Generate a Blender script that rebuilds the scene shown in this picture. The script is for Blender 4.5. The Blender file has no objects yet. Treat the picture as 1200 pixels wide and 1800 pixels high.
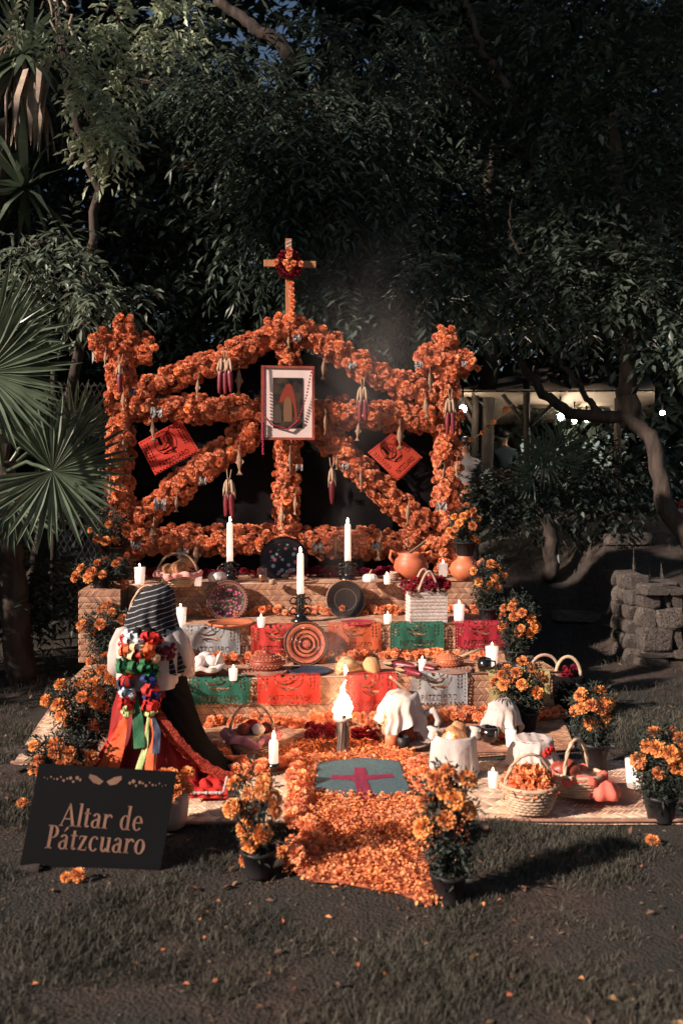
import bpy, bmesh, math, random
import numpy as np
from mathutils import Vector, Matrix, Euler
random.seed(7); rng = np.random.default_rng(7)
PI = math.pi
sc = bpy.context.scene; col = sc.collection
# ------------------------------------------------------------------ camera, world, sun, exposure
FPX, YH, CAMH = 1500.0, 870.0, 1.6           # focal length in photo pixels, horizon row, eye height
cd = bpy.data.cameras.new('camera'); cam = bpy.data.objects.new('camera', cd); col.objects.link(cam)
cam.location = (0, 0, CAMH); cam.rotation_euler = (PI/2, 0, 0)
cd.sensor_fit = 'VERTICAL'; cd.sensor_height = 36; cd.lens = FPX/1800*36
cd.shift_y = -(900-YH)/1800; cd.clip_end = 1000; cd.clip_start = 0.05
cd.dof.use_dof = True; cd.dof.focus_distance = 6.6; cd.dof.aperture_fstop = 2.0
sc.camera = cam
SUN = Vector((1, 0.60, -0.58)).normalized()   # the way the light travels
w = bpy.data.worlds.new('World'); sc.world = w; w.use_nodes = True
nt = w.node_tree; nt.nodes.clear()
sky = nt.nodes.new('ShaderNodeTexSky'); sky.sky_type = 'NISHITA'; sky.sun_disc = False
sky.sun_elevation = math.asin(-SUN.z); sky.sun_rotation = math.atan2(-SUN.x, -SUN.y)
bg = nt.nodes.new('ShaderNodeBackground'); bg.inputs[1].default_value = 0.035
ow = nt.nodes.new('ShaderNodeOutputWorld'); nt.links.new(sky.outputs[0], bg.inputs[0]); nt.links.new(bg.outputs[0], ow.inputs[0])
sl = bpy.data.lights.new('sun', 'SUN'); sl.energy = 5.0; sl.angle = math.radians(1.4); sl.color = (1, 0.82, 0.73)
so = bpy.data.objects.new('sun', sl); col.objects.link(so); so.rotation_euler = SUN.to_track_quat('-Z', 'Y').to_euler()
vs = sc.view_settings; vs.view_transform = 'Standard'; vs.look = 'None'; vs.gamma = 1; vs.use_curve_mapping = False; vs.exposure = 0.92
cy = sc.cycles; cy.use_denoising = True; cy.max_bounces = 6; cy.diffuse_bounces = 3; cy.transparent_max_bounces = 12
cy.sample_clamp_indirect = 4; cy.volume_bounces = 0; cy.caustics_reflective = False; cy.caustics_refractive = False
# ------------------------------------------------------------------ helpers
def lin(h):
    h = h.lstrip('#'); o = []
    for i in (0, 2, 4):
        c = int(h[i:i+2], 16)/255; o.append(c/12.92 if c <= .04045 else ((c+.055)/1.055)**2.4)
    return tuple(o)
def mat(name, c1, c2=None, scale=18, rough=.75, bump=0, bscale=60, spec=.3, trans=0, jit=0, rnd=None, detail=4, coat=0, aniso=None, metal=0):
    """procedural material: two tones through noise, per-object and per-piece variation, fine bump, optional translucency"""
    m = bpy.data.materials.new(name); m.use_nodes = True; n = m.node_tree.nodes; L = m.node_tree.links; n.clear()
    out = n.new('ShaderNodeOutputMaterial'); b = n.new('ShaderNodeBsdfPrincipled')
    c1 = lin(c1) if isinstance(c1, str) else c1; c2 = c1 if c2 is None else (lin(c2) if isinstance(c2, str) else c2)
    tc = n.new('ShaderNodeTexCoord'); mp = n.new('ShaderNodeMapping'); L.new(tc.outputs['Object'], mp.inputs[0])
    if aniso: mp.inputs['Scale'].default_value = aniso
    nz = n.new('ShaderNodeTexNoise'); nz.inputs['Scale'].default_value = scale; nz.inputs['Detail'].default_value = detail
    L.new(mp.outputs[0], nz.inputs[0])
    rp = n.new('ShaderNodeValToRGB'); rp.color_ramp.elements[0].position = .35; rp.color_ramp.elements[1].position = .65
    rp.color_ramp.elements[0].color = (*c1, 1); rp.color_ramp.elements[1].color = (*c2, 1)
    L.new(nz.outputs[0], rp.inputs[0]); cs = rp.outputs[0]
    for src, amt in (('obj', jit), ('att', rnd or 0)):
        if amt:
            if src == 'obj': a = n.new('ShaderNodeObjectInfo'); v = a.outputs['Random']
            else: a = n.new('ShaderNodeAttribute'); a.attribute_name = 'rnd'; v = a.outputs['Fac']
            mr = n.new('ShaderNodeMapRange'); mr.inputs[3].default_value = 1-amt; mr.inputs[4].default_value = 1+amt; L.new(v, mr.inputs[0])
            hs = n.new('ShaderNodeHueSaturation'); L.new(cs, hs.inputs['Color']); L.new(mr.outputs[0], hs.inputs['Value'])
            mh = n.new('ShaderNodeMapRange'); mh.inputs[3].default_value = .5-amt*.04; mh.inputs[4].default_value = .5+amt*.04; L.new(v, mh.inputs[0]); L.new(mh.outputs[0], hs.inputs['Hue'])
            cs = hs.outputs[0]
    L.new(cs, b.inputs['Base Color']); b.inputs['Roughness'].default_value = rough
    b.inputs['Specular IOR Level'].default_value = spec; b.inputs['Coat Weight'].default_value = coat; b.inputs['Metallic'].default_value = metal
    if bump:
        n2 = n.new('ShaderNodeTexNoise'); n2.inputs['Scale'].default_value = bscale; n2.inputs['Detail'].default_value = 3
        L.new(mp.outputs[0], n2.inputs[0])
        bp = n.new('ShaderNodeBump'); bp.inputs['Strength'].default_value = bump; bp.inputs['Distance'].default_value = .01
        L.new(n2.outputs[0], bp.inputs['Height']); L.new(bp.outputs[0], b.inputs['Normal'])
    sh = b.outputs[0]
    if trans:
        t = n.new('ShaderNodeBsdfTranslucent'); L.new(cs, t.inputs[0]); mx = n.new('ShaderNodeMixShader'); mx.inputs[0].default_value = trans
        L.new(sh, mx.inputs[1]); L.new(t.outputs[0], mx.inputs[2]); sh = mx.outputs[0]
    L.new(sh, out.inputs[0]); m['bsdf'] = b.name
    return m
def emit(name, c, s):
    m = bpy.data.materials.new(name); m.use_nodes = True; n = m.node_tree.nodes; n.clear()
    o = n.new('ShaderNodeOutputMaterial'); e = n.new('ShaderNodeEmission'); e.inputs[0].default_value = (*c, 1); e.inputs[1].default_value = s
    m.node_tree.links.new(e.outputs[0], o.inputs[0]); return m
def glassy(name, c=(1, 1, 1), fac=.25):
    m = bpy.data.materials.new(name); m.use_nodes = True; n = m.node_tree.nodes; n.clear(); L = m.node_tree.links
    o = n.new('ShaderNodeOutputMaterial'); t = n.new('ShaderNodeBsdfTransparent'); t.inputs[0].default_value = (*c, 1)
    g = n.new('ShaderNodeBsdfGlossy'); g.inputs['Roughness'].default_value = .08; x = n.new('ShaderNodeMixShader')
    lw = n.new('ShaderNodeLayerWeight'); lw.inputs[0].default_value = fac; L.new(lw.outputs['Facing'], x.inputs[0])
    L.new(t.outputs[0], x.inputs[1]); L.new(g.outputs[0], x.inputs[2]); L.new(x.outputs[0], o.inputs[0]); return m
def link_mesh(me, name, m=None, parent=None, loc=None, rot=None):
    o = bpy.data.objects.new(name, me); col.objects.link(o)
    if m is not None and not me.materials: me.materials.append(m)
    if parent is not None: o.parent = parent
    if loc is not None: o.location = loc
    if rot is not None: o.rotation_euler = rot
    return o
def np_mesh(name, V, F, rnd=None, smooth=False):
    """V (n,3); F (m,k) ints, one face size"""
    me = bpy.data.meshes.new(name); V = np.asarray(V, np.float32); F = np.asarray(F, np.int32); k = F.shape[1]
    me.vertices.add(len(V)); me.vertices.foreach_set('co', V.ravel())
    me.loops.add(F.size); me.loops.foreach_set('vertex_index', F.ravel())
    me.polygons.add(len(F)); me.polygons.foreach_set('loop_start', np.arange(0, F.size, k, dtype=np.int32))
    try: me.polygons.foreach_set('loop_total', np.full(len(F), k, np.int32))
    except Exception: pass
    if smooth: me.polygons.foreach_set('use_smooth', np.ones(len(F), bool))
    if rnd is not None:
        a = me.attributes.new('rnd', 'FLOAT', 'POINT'); a.data.foreach_set('value', np.asarray(rnd, np.float32))
    me.update(calc_edges=True); me.validate(); return me
class MB:
    def __init__(s): s.v = []; s.f = []; s.M = Matrix()
    def add(s, vs, fs, M=None):
        b = len(s.v); M = s.M if M is None else s.M @ M
        s.v += [tuple(M @ Vector(p)) for p in vs]; s.f += [tuple(i+b for i in f) for f in fs]; return s
    def box(s, c, d, M=None):
        x, y, z = [t/2 for t in d]; vs = [(c[0]+i*x, c[1]+j*y, c[2]+k*z) for i in (-1, 1) for j in (-1, 1) for k in (-1, 1)]
        return s.add(vs, [(0, 1, 3, 2), (4, 6, 7, 5), (0, 4, 5, 1), (2, 3, 7, 6), (0, 2, 6, 4), (1, 5, 7, 3)], M)
    def tube(s, pts, r, n=8, cap=True, flat=1.0):
        pts = [Vector(p) for p in pts]; k = len(pts)
        if not hasattr(r, '__len__'): r = [r]*k
        vs = []; up = None
        for i, p in enumerate(pts):
            t = (pts[min(i+1, k-1)]-pts[max(i-1, 0)]).normalized()
            if up is None: up = Vector((0, 0, 1)) if abs(t.z) < .9 else Vector((0, 1, 0))
            a = t.cross(up).normalized(); b = a.cross(t).normalized(); up = b
            for j in range(n):
                q = 2*PI*j/n; vs.append(p+a*math.cos(q)*r[i]+b*math.sin(q)*r[i]*flat)
        fs = [(i*n+j, i*n+(j+1) % n, (i+1)*n+(j+1) % n, (i+1)*n+j) for i in range(k-1) for j in range(n)]
        if cap: fs += [tuple(range(n))[::-1], tuple(range((k-1)*n, k*n))]
        return s.add(vs, fs)
    def lathe(s, prof, n=24, fn=None, c=(0, 0, 0), M=None, cap=True):
        vs = []
        for r, z in prof:
            for j in range(n):
                a = 2*PI*j/n; rr, zz = fn(a, r, z) if fn else (r, z)
                vs.append((c[0]+math.cos(a)*rr, c[1]+math.sin(a)*rr, c[2]+zz))
        k = len(prof); fs = [(i*n+j, i*n+(j+1) % n, (i+1)*n+(j+1) % n, (i+1)*n+j) for i in range(k-1) for j in range(n)]
        if cap: fs += [tuple(range(n))[::-1], tuple(range((k-1)*n, k*n))]
        return s.add(vs, fs, M)
    def ball(s, c, r, n=14, m=9, fn=None, M=None):
        if not hasattr(r, '__len__'): r = (r, r, r)
        vs = []
        for i in range(m+1):
            p = -PI/2+PI*i/m
            for j in range(n):
                a = 2*PI*j/n; d = (math.cos(a)*math.cos(p), math.sin(a)*math.cos(p), math.sin(p)); q = fn(*d) if fn else 1
                vs.append((c[0]+d[0]*r[0]*q, c[1]+d[1]*r[1]*q, c[2]+d[2]*r[2]*q))
        return s.add(vs, [(i*n+j, i*n+(j+1) % n, (i+1)*n+(j+1) % n, (i+1)*n+j) for i in range(m) for j in range(n)], M)
    def loft(s, rings, close=True, cap=False):
        k = len(rings); n = len(rings[0]); vs = [p for r in rings for p in r]
        fs = [(i*n+j, i*n+(j+1) % n, (i+1)*n+(j+1) % n, (i+1)*n+j) for i in range(k-1) for j in range(n if close else n-1)]
        if cap: fs += [tuple(range(n))[::-1], tuple(range((k-1)*n, k*n))]
        return s.add(vs, fs)
    def mesh(s, name, smooth=True):
        me = bpy.data.meshes.new(name); me.from_pydata(s.v, [], s.f)
        if smooth: me.polygons.foreach_set('use_smooth', [True]*len(me.polygons))
        me.update(); return me
    def build(s, name, m, parent=None, smooth=True, loc=None, rot=None): return link_mesh(s.mesh(name, smooth), name, m, parent, loc, rot)
def tag(o, label=None, cat=None, group=None, kind=None):
    for k, v in (('label', label), ('category', cat), ('group', group), ('kind', kind)):
        if v: o[k] = v
    return o
def thing(name, loc, label, cat, group=None, rz=0):
    o = bpy.data.objects.new(name, None); col.objects.link(o); o.location = loc; o.rotation_euler = (0, 0, rz); o.empty_display_size = .1
    return tag(o, label, cat, group)
# photo pixel -> place: on a horizontal surface of height h, at a depth, or on a plane of the altar
def GR(px, py, h=0.0):
    Z = FPX*(CAMH-h)/(py-YH); return Vector(((px-600)*Z/FPX, Z, h))
def AT(px, py, Z): return Vector(((px-600)*Z/FPX, Z, CAMH-(py-YH)*Z/FPX))
TH = math.radians(6.0); U = Vector((math.cos(TH), math.sin(TH), 0)); N = Vector((-math.sin(TH), math.cos(TH), 0)); O = Vector((0, 5.955, 0))
def AL(px, py, v):
    d = Vector(((px-600)/FPX, 1, -(py-YH)/FPX)); t = ((O+N*v-Vector((0, 0, CAMH))).dot(N))/d.dot(N)
    return Vector((0, 0, CAMH))+d*t
def UV(p): q = p-O; return q.dot(U), q.dot(N), p.z
def W(u, v, z): return O+U*u+N*v+Vector((0, 0, z))
def msz(px, Z): return px*Z/FPX
def R(a, b): return random.uniform(a, b)
def wob(a, k=1.0, s=0.0): return math.sin(a*2.1+s)*.5+math.sin(a*5.3+s*2.7)*.3+math.sin(a*9.7+s*1.3)*.2
# ------------------------------------------------------------------ materials
MG = [mat('marigold_a', '#f29a66', '#fab486', 30, .8, trans=.2, jit=.18, rnd=.25), mat('marigold_b', '#ec8852', '#f4a474', 30, .8, trans=.2, jit=.18, rnd=.25)]
MGP = mat('marigold_potted', '#d9884c', '#e59c60', 30, .85, trans=.2, jit=.22, rnd=.2)
PETAL = mat('loose_petal', '#e48650', '#ee9e6e', 9, .8, trans=.2, rnd=.3)
CEL = mat('celosia', '#82132a', '#a8203c', 40, .8, bump=.8, bscale=120, jit=.25, rnd=.25)
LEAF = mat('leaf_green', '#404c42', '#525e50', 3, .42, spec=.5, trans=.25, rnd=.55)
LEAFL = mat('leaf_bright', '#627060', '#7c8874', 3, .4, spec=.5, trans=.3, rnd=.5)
LEAFV = mat('leaf_sunny', '#9fac8c', '#bcc6a6', 3, .3, spec=.5, trans=.3, rnd=.4)  # paler leaf copy for the vine, strong sunlight put into the colour
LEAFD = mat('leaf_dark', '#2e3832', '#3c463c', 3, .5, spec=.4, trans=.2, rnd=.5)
PALM = mat('palm_green', '#52644f', '#687a62', 4, .35, spec=.6, trans=.2, rnd=.3)
PLANTG = mat('plant_green', '#283029', '#384038', 14, .6, trans=.2, rnd=.45)
BARK = mat('bark', '#2d2722', '#463c34', 14, .9, bump=1, bscale=30, aniso=(1, 1, .3))
TWIG = mat('pale_twig', '#8a7a6c', '#a89684', 14, .85)
STRAW = mat('straw', '#9c7258', '#ba9074', 7, .75, rnd=.28, bump=.3, bscale=200)
STRAWP = mat('straw_pale', '#c4a286', '#dcc0a4', 7, .75, rnd=.32, bump=.3, bscale=200)
WICK = mat('wicker', '#b4977a', '#d2b898', 20, .6, rnd=.15, jit=.05)
WOOD = mat('pine_wood', '#9a6543', '#b07a54', 6, .6, aniso=(12, 12, 1), bump=.2)
WOODD = mat('dark_wood', '#241d18', '#352b23', 10, .8, aniso=(6, 6, 1), bump=.4)
BLACK = mat('black_cloth', '#0d0c0d', '#161415', 5, .95, spec=.1, bump=.25, bscale=8)
BOARD = mat('black_board', '#09090b', '#0c0c0f', 3, .8, spec=.1, bump=.05)
LETTER = mat('sign_letter', '#654a3c', '#785a4a', 12, .8)
DARKGL = mat('black_glaze', '#0d0c0c', '#15120f', 20, .18, spec=.7, coat=.6)
POT = mat('plastic_pot', '#1b1a1b', '#262425', 10, .5, jit=.2)
SOIL = mat('soil', '#231a15', '#3a2c24', 60, .95, bump=1)
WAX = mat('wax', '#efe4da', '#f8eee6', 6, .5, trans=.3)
_b = WAX.node_tree.nodes[WAX['bsdf']]; _b.inputs['Emission Color'].default_value = (1, .72, .58, 1); _b.inputs['Emission Strength'].default_value = .42   # painted glow: emission stands in for flame light inside the wax
GLASS = glassy('clear_glass')
CLAY = mat('clay', '#a85a3a', '#bd6d4a', 10, .5, bump=.15, spec=.4, jit=.08)
CLAYD = mat('clay_dark', '#7c3826', '#93483a', 14, .45, spec=.45)
CLOTH = mat('white_cloth', '#b0a39b', '#c6bab2', 6, .95, bump=.7, bscale=22)
PINKC = mat('pink_cloth', '#d88a80', '#e3a196', 8, .9, bump=.3, bscale=40)
REDC = mat('red_cloth', '#b2241f', '#c8322a', 6, .75, bump=.3, bscale=25)
CORALC = mat('coral_cloth', '#c8564a', '#d8705e', 6, .8, bump=.3, bscale=30)
BREAD = mat('bread', '#a86c48', '#c89468', 14, .7, bump=.5, bscale=40, jit=.12)
CORN = mat('red_corn', '#5a1620', '#7a2630', 60, .4, spec=.5)
HUSK = mat('husk', '#957a60', '#b0957a', 10, .8, aniso=(20, 20, 1), rnd=.1)
FISH = mat('dried_fish', '#86674f', '#a48468', 24, .7, bump=.6, bscale=90, jit=.15)
PUMP = mat('white_pumpkin', '#e2d2c6', '#efe2d8', 8, .5)
STONE = mat('wall_stone', '#383330', '#5c544c', 5, .9, bump=1.6, bscale=9, jit=.2)
MORT = mat('mortar', '#37312c', '#4a433c', 20, .95, bump=1)
SILVER = mat('silver_foil', '#5c5654', '#a09894', 30, .7, bump=.5, bscale=50)
TEAL = mat('teal_sawdust', '#43646c', '#577882', 60, .95, bump=1.5, bscale=240)
MAGENTA = mat('magenta_sawdust', '#7e1a42', '#942650', 60, .95, bump=1.5, bscale=240)
FLAME = emit('flame', (1, .66, .36), 26)
FIRE = emit('fire', (1, .50, .24), 70)
BULB = emit('lit_bulb', (1, .85, .68), 130)
CANVAS = mat('canvas', '#ac9a88', '#c4b4a2', 1.2, .9, trans=.35)
def ground_mat():
    m = mat('ground_soil', '#312923', '#443a32', 14, .95, bump=1.6, bscale=70, detail=9)
    n = m.node_tree.nodes; L = m.node_tree.links; b = n[m['bsdf']]; old = b.inputs['Base Color'].links[0].from_socket
    tc = [x for x in n if x.type == 'TEX_COORD'][0]
    z = n.new('ShaderNodeTexNoise'); z.inputs['Scale'].default_value = 1.1; z.inputs['Detail'].default_value = 7; z.inputs['Roughness'].default_value = .7; L.new(tc.outputs['Object'], z.inputs[0])
    r = n.new('ShaderNodeValToRGB'); r.color_ramp.elements[0].position = .42; r.color_ramp.elements[1].position = .6; L.new(z.outputs[0], r.inputs[0])
    mx = n.new('ShaderNodeMixRGB'); L.new(r.outputs[0], mx.inputs[0]); L.new(old, mx.inputs[1]); mx.inputs[2].default_value = (*lin('#2c2c27'), 1)
    L.new(mx.outputs[0], b.inputs['Base Color']); return m
# ------------------------------------------------------------------ terrain
def sst(a, b, x): t = min(1, max(0, (x-a)/(b-a))); return t*t*(3-2*t)
def hgt(x, y):
    h = sst(8.6, 12.2, y)*1.15*sst(.4, 2.2, x) + sst(8.5, 13, y)*.5*(1-sst(.4, 2.2, x))
    h += sst(7.7, 8.6, y)*.62*sst(2.75, 3.15, x)*(1-.75*sst(8.6, 12.2, y))      # earth held by the stone wall
    h += sst(13, 60, y)*2.0
    if y > 2 and y < 30: h += .012*math.sin(x*2.3+y*1.7)+.008*math.sin(x*5.1-y*3.3)
    return h
def axis(segs):
    o = []
    for a, b, d in segs: o += list(np.arange(a, b, d))
    return o+[segs[-1][1]]
xs = axis([(-150, -20, 13), (-20, -5, 1.5), (-5, 6, .16), (6, 20, 1.4), (20, 150, 13)]); ys = axis([(-60, 0, 10), (0, 14, .16), (14, 30, 1.6), (30, 250, 20)])
gm = MB(); nx = len(xs); gm.v = [(x, y, hgt(x, y)) for y in ys for x in xs]
gm.f = [(j*nx+i, j*nx+i+1, (j+1)*nx+i+1, (j+1)*nx+i) for j in range(len(ys)-1) for i in range(nx-1)]
ground = tag(gm.build('ground', ground_mat()), kind='structure')
# ------------------------------------------------------------------ flower heads (marigold) and foliage templates
def flower_arrays(seed, flat=.78):
    """pompon: many short crinkled petals in rings round a core"""
    r = np.random.default_rng(seed); V = []; F = []; A = []
    for ri, (ph, k) in enumerate(((86, 4), (70, 8), (54, 12), (39, 15), (25, 17), (11, 18), (-4, 17), (-20, 13))):
        for i in range(k):
            a = 2*PI*(i+r.uniform(-.35, .35))/k+ri*.37; p = math.radians(ph+r.uniform(-7, 7)); w_ = r.uniform(.11, .17); R1 = r.uniform(.80, 1.08)
            d = np.array([math.cos(a)*math.cos(p), math.sin(a)*math.cos(p), math.sin(p)]); t = np.array([-math.sin(a), math.cos(a), 0]); up = np.cross(d, t)
            tw = r.uniform(-.9, .9); t2 = t*math.cos(tw)+up*math.sin(tw); b = d*.5; m1 = d*R1+up*r.uniform(-.05, .12); j = len(V)
            V += [b-t2*w_*.6, b+t2*w_*.6, m1+t2*w_*r.uniform(.7, 1.2), m1-t2*w_*r.uniform(.7, 1.2)]; F.append((j, j+1, j+2, j+3)); v = r.uniform(0, 1); A += [v*.7, v*.7, v, v]
    V = np.array(V); V[:, 2] = V[:, 2]*flat; return V, np.array(F), np.array(A)
FA = [flower_arrays(i) for i in range(4)]
def fl_mesh(name, k, m): me = np_mesh(name, FA[k][0], FA[k][1], FA[k][2]); me.materials.append(m); return me
FLM = [[fl_mesh('marigold_head', k, m) for k in range(4)] for m in MG]; FLP = [fl_mesh('marigold_head', k, MGP) for k in range(4)]
def flower(name, parent, loc, r, d=(0, 0, 1), pool=None):
    me = random.choice(pool or FLM[random.random() < .4]); o = link_mesh(me, name, None, parent)
    q = Vector(d).to_track_quat('Z', 'Y') @ Euler((0, 0, R(0, 6.28))).to_quaternion()
    o.location = loc; o.rotation_euler = q.to_euler(); o.scale = (r, r, r*R(.85, 1.1)); return o
def flower_stuff(items, name, m, parent=None):
    """items: (loc, r, dir) joined in one mesh"""
    Vs = []; Fs = []; As = []; b = 0
    for loc, r, d in items:
        V, F, A = FA[random.randrange(4)]; q = Vector(d).to_track_quat('Z', 'Y') @ Euler((0, 0, R(0, 6.28))).to_quaternion()
        M = np.array(q.to_matrix()); Vs.append((V*r) @ M.T+np.array(loc)); Fs.append(F+b); As.append(np.clip(A+R(-.25, .25), 0, 1)); b += len(V)
    me = np_mesh(name, np.concatenate(Vs), np.concatenate(Fs), np.concatenate(As)); return tag(link_mesh(me, name, m, parent), kind='stuff')
CELA = [flower_arrays(20+i, 1.0) for i in range(2)]; CELM = []
for k in range(2):
    V, F, A = CELA[k]; me = np_mesh('celosia_head', V*np.array([1, 1, .9]), F, A); me.materials.append(CEL); CELM.append(me)
def leaf_arrays(P, D, Nn, L, Wd, fold=.25):
    """folded diamond leaves: P base, D direction, Nn normal (n,3); L, Wd (n,)"""
    n = len(P); D = D/np.linalg.norm(D, axis=1, keepdims=True); S = np.cross(D, Nn); S /= np.linalg.norm(S, axis=1, keepdims=True)+1e-9; Nn = np.cross(S, D)
    L = L[:, None]; Wd = Wd[:, None]; mid = P+D*L*.45
    V = np.stack([P, mid+S*Wd*.5+Nn*Wd*fold, P+D*L-Nn*L*.08, mid-S*Wd*.5+Nn*Wd*fold], 1).reshape(-1, 3)
    i = np.arange(n)[:, None]*4; F = np.concatenate([i+np.array([0, 1, 2]), i+np.array([0, 2, 3])]); return V, F
def unit(n): d = rng.normal(size=(n, 3)); return d/np.linalg.norm(d, axis=1, keepdims=True)
def crown_mesh(name, clumps, leafL, leafW, droop=.5, per=11, pinn=True, seed=0):
    """clumps: (center, (rx,ry,rz), sprigs). Each sprig is a twig with leaflets on both sides."""
    Vs = []; Fs = []; As = []; b = 0
    for c, r, n in clumps:
        d = unit(n); rad = rng.uniform(.35, 1.05, (n, 1))**.6; o = np.array(c)+d*rad*np.array(r)
        dr = d*.7+unit(n)*.7; dr[:, 2] -= droop; dr /= np.linalg.norm(dr, axis=1, keepdims=True); sl_ = rng.uniform(.6, 1.3, (n, 1))*leafL*per*.33
        tone = rng.uniform(0, 1, n)*.7
        for k in range(per):
            t = (k+1)/per; P = o+dr*sl_*t; P[:, 2] -= sl_[:, 0]*t*t*droop*.35
            side = np.cross(dr, np.array([0, 0, 1.])); side /= np.linalg.norm(side, axis=1, keepdims=True)+1e-6
            D = dr*.7+side*((1 if k % 2 else -1) if k < per-1 else 0)+unit(n)*.28; D[:, 2] -= droop*.35
            nn = np.tile(np.array([0, 0, 1.]), (n, 1))+unit(n)*.55
            V, F = leaf_arrays(P, D, nn, leafL*rng.uniform(.65, 1.25, n), leafW*rng.uniform(.7, 1.25, n))
            Vs.append(V); Fs.append(F+b); b += len(V); As.append(np.repeat(np.clip(tone+rng.uniform(0, .3, n), 0, 1), 4))
    return np_mesh(name, np.concatenate(Vs), np.concatenate(Fs), np.concatenate(As))
def rough_path(pts, k=5, j=.02):
    o = []
    for a, b in zip(pts[:-1], pts[1:]):
        for i in range(k):
            t = i/k; o.append(Vector(a).lerp(Vector(b), t)+Vector((R(-j, j), R(-j, j), R(-j, j))))
    return o+[Vector(pts[-1])]
# ------------------------------------------------------------------ woven mats (petate): every strip is real relief
def herring(su, sv, row=.046, wd=.023, lift=.004):
    """strips covering [0,su]x[0,sv] in a herringbone; returns V (n,3) with z = relief, F quads, rnd"""
    V = []; F = []; A = []; nr = max(1, int(round(sv/row))); row = sv/nr
    for r in range(nr):
        sg = 1 if r % 2 else -1; y0 = r*row; y1 = y0+row; sh = row*.75*sg; n = int(su/wd)+5
        for i in range(-3, n):
            x = i*wd+R(-.002, .002); a = [(x, y0), (x+wd*.94, y0), (x+wd*.94+sh, y1), (x+sh, y1)]
            xs_ = [min(max(p[0], 0), su) for p in a]
            if max(xs_)-min(xs_) < .004: continue
            b = len(V); zz = R(0, .0015); t = R(0, 1)
            mx0 = (xs_[0]+xs_[1])/2; mx1 = (xs_[2]+xs_[3])/2
            V += [(xs_[0], y0+.001, 0), (xs_[1], y0+.001, 0), (xs_[2], y1-.001, 0), (xs_[3], y1-.001, 0), (mx0*.8+mx1*.2, y0+row*.22, lift+zz), (mx0*.2+mx1*.8, y1-row*.22, lift+zz)]
            F += [(0+b, 1+b, 4+b), (1+b, 2+b, 5+b), (1+b, 5+b, 4+b), (2+b, 3+b, 5+b), (3+b, 0+b, 4+b), (3+b, 4+b, 5+b)]; A += [t]*6
    return np.array(V), np.array(F), np.array(A)
def weave_part(name, parent, org, du, dv, su, sv, m, row=.046, wd=.023, warp=None):
    V, F, A = herring(su, sv, row, wd); du = np.array(du); dv = np.array(dv); nn = np.cross(du, dv)
    P = np.array(org)+V[:, :1]*du+V[:, 1:2]*dv+V[:, 2:]*nn
    if warp: P = warp(P, V)
    return tag(link_mesh(np_mesh(name, P, F, A), name, m, parent), kind='stuff')
H1, H2, H3, V2, V3, VA = .33, .593, .858, .61, 1.23, 1.97
RZ = TH
def step(pxl, pxr, v, vb, h, z0, label):
    """a platform between two photo columns at the plane v, from z0 to h, back to vb"""
    ul = UV(AL(pxl, 1100, v))[0]; ur = UV(AL(pxr, 1100, v))[0]
    t = thing('altar_step', W((ul+ur)/2, v, 0), label, 'altar step', 'mat covered altar steps', RZ); wd = ur-ul; hw = wd/2; D = vb-v
    MB().box((0, D/2+.008, (h-.008)/2), (wd-.02, D-.02, h-.01)).build('platform_core', WOODD, t, False)
    sag = lambda P, V: P+np.stack([0*V[:, 0], 0*V[:, 0], .004*np.sin(V[:, 0]*7)+.003*np.sin(V[:, 0]*17+V[:, 1]*9)], 1)
    def bulge(P, V):
        Q = P.copy(); Q[:, 1] -= .010*np.sin(V[:, 0]*3.1+v*5)*np.sin(np.clip(V[:, 1]/h, 0, 1)*PI)+.012*(1-V[:, 1]/h); return Q
    weave_part('front_mat', t, (-hw, -.012, max(z0, .004)), (1, 0, 0), (0, 0, 1), wd, h-max(z0, .004), STRAW, warp=bulge)
    weave_part('top_mat', t, (-hw, -.012, h), (1, 0, 0), (0, 1, 0), wd, D+.01, STRAW, warp=sag)
    for s in (-1, 1):
        weave_part('side_mat', t, (s*(hw+.004), D if s < 0 else -.008, .004), (0, -1 if s < 0 else 1, 0), (0, 0, 1), D, h-.004, STRAW)
    MB().tube([(-hw-.004, -.013, h+.003), (0, -.013, h+.005), (hw+.004, -.013, h+.003)], .007, 6).build('mat_edge', STRAWP, t)
    return t
step(120, 985, 0, V2+.02, H1, 0, 'lowest and widest mat covered altar step, draped with cut paper banners')
step(200, 892, V2, V3+.02, H2, H1-.02, 'middle mat covered altar step with green and crimson paper banners')
step(196, 848, V3, VA+.25, H3, H2-.02, 'topmost mat covered altar step under the flower arch')
# block at the side of the upper steps
p0 = AL(140, 1100, V2+.1); p1 = AL(212, 1100, V2+.1); u0 = UV(p0)[0]; u1 = UV(p1)[0]
sb = thing('plinth', W((u0+u1)/2, V2+.1, H1), 'tall mat wrapped plinth behind the kneeling woman, holding potted marigolds', 'plinth', None, RZ)
hb = .874-H1; MB().box((0, .5, hb/2-.006), (u1-u0-.02, .98, hb-.012)).build('plinth_core', WOODD, sb, False)
weave_part('front_mat', sb, (-(u1-u0)/2, -.002, 0), (1, 0, 0), (0, 0, 1), u1-u0, hb, STRAW)
weave_part('top_mat', sb, (-(u1-u0)/2, -.002, hb), (1, 0, 0), (0, 1, 0), u1-u0, 1.0, STRAW)
weave_part('side_mat', sb, (-(u1-u0)/2-.003, 1.0, 0), (0, -1, 0), (0, 0, 1), 1.0, hb, STRAW)
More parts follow.
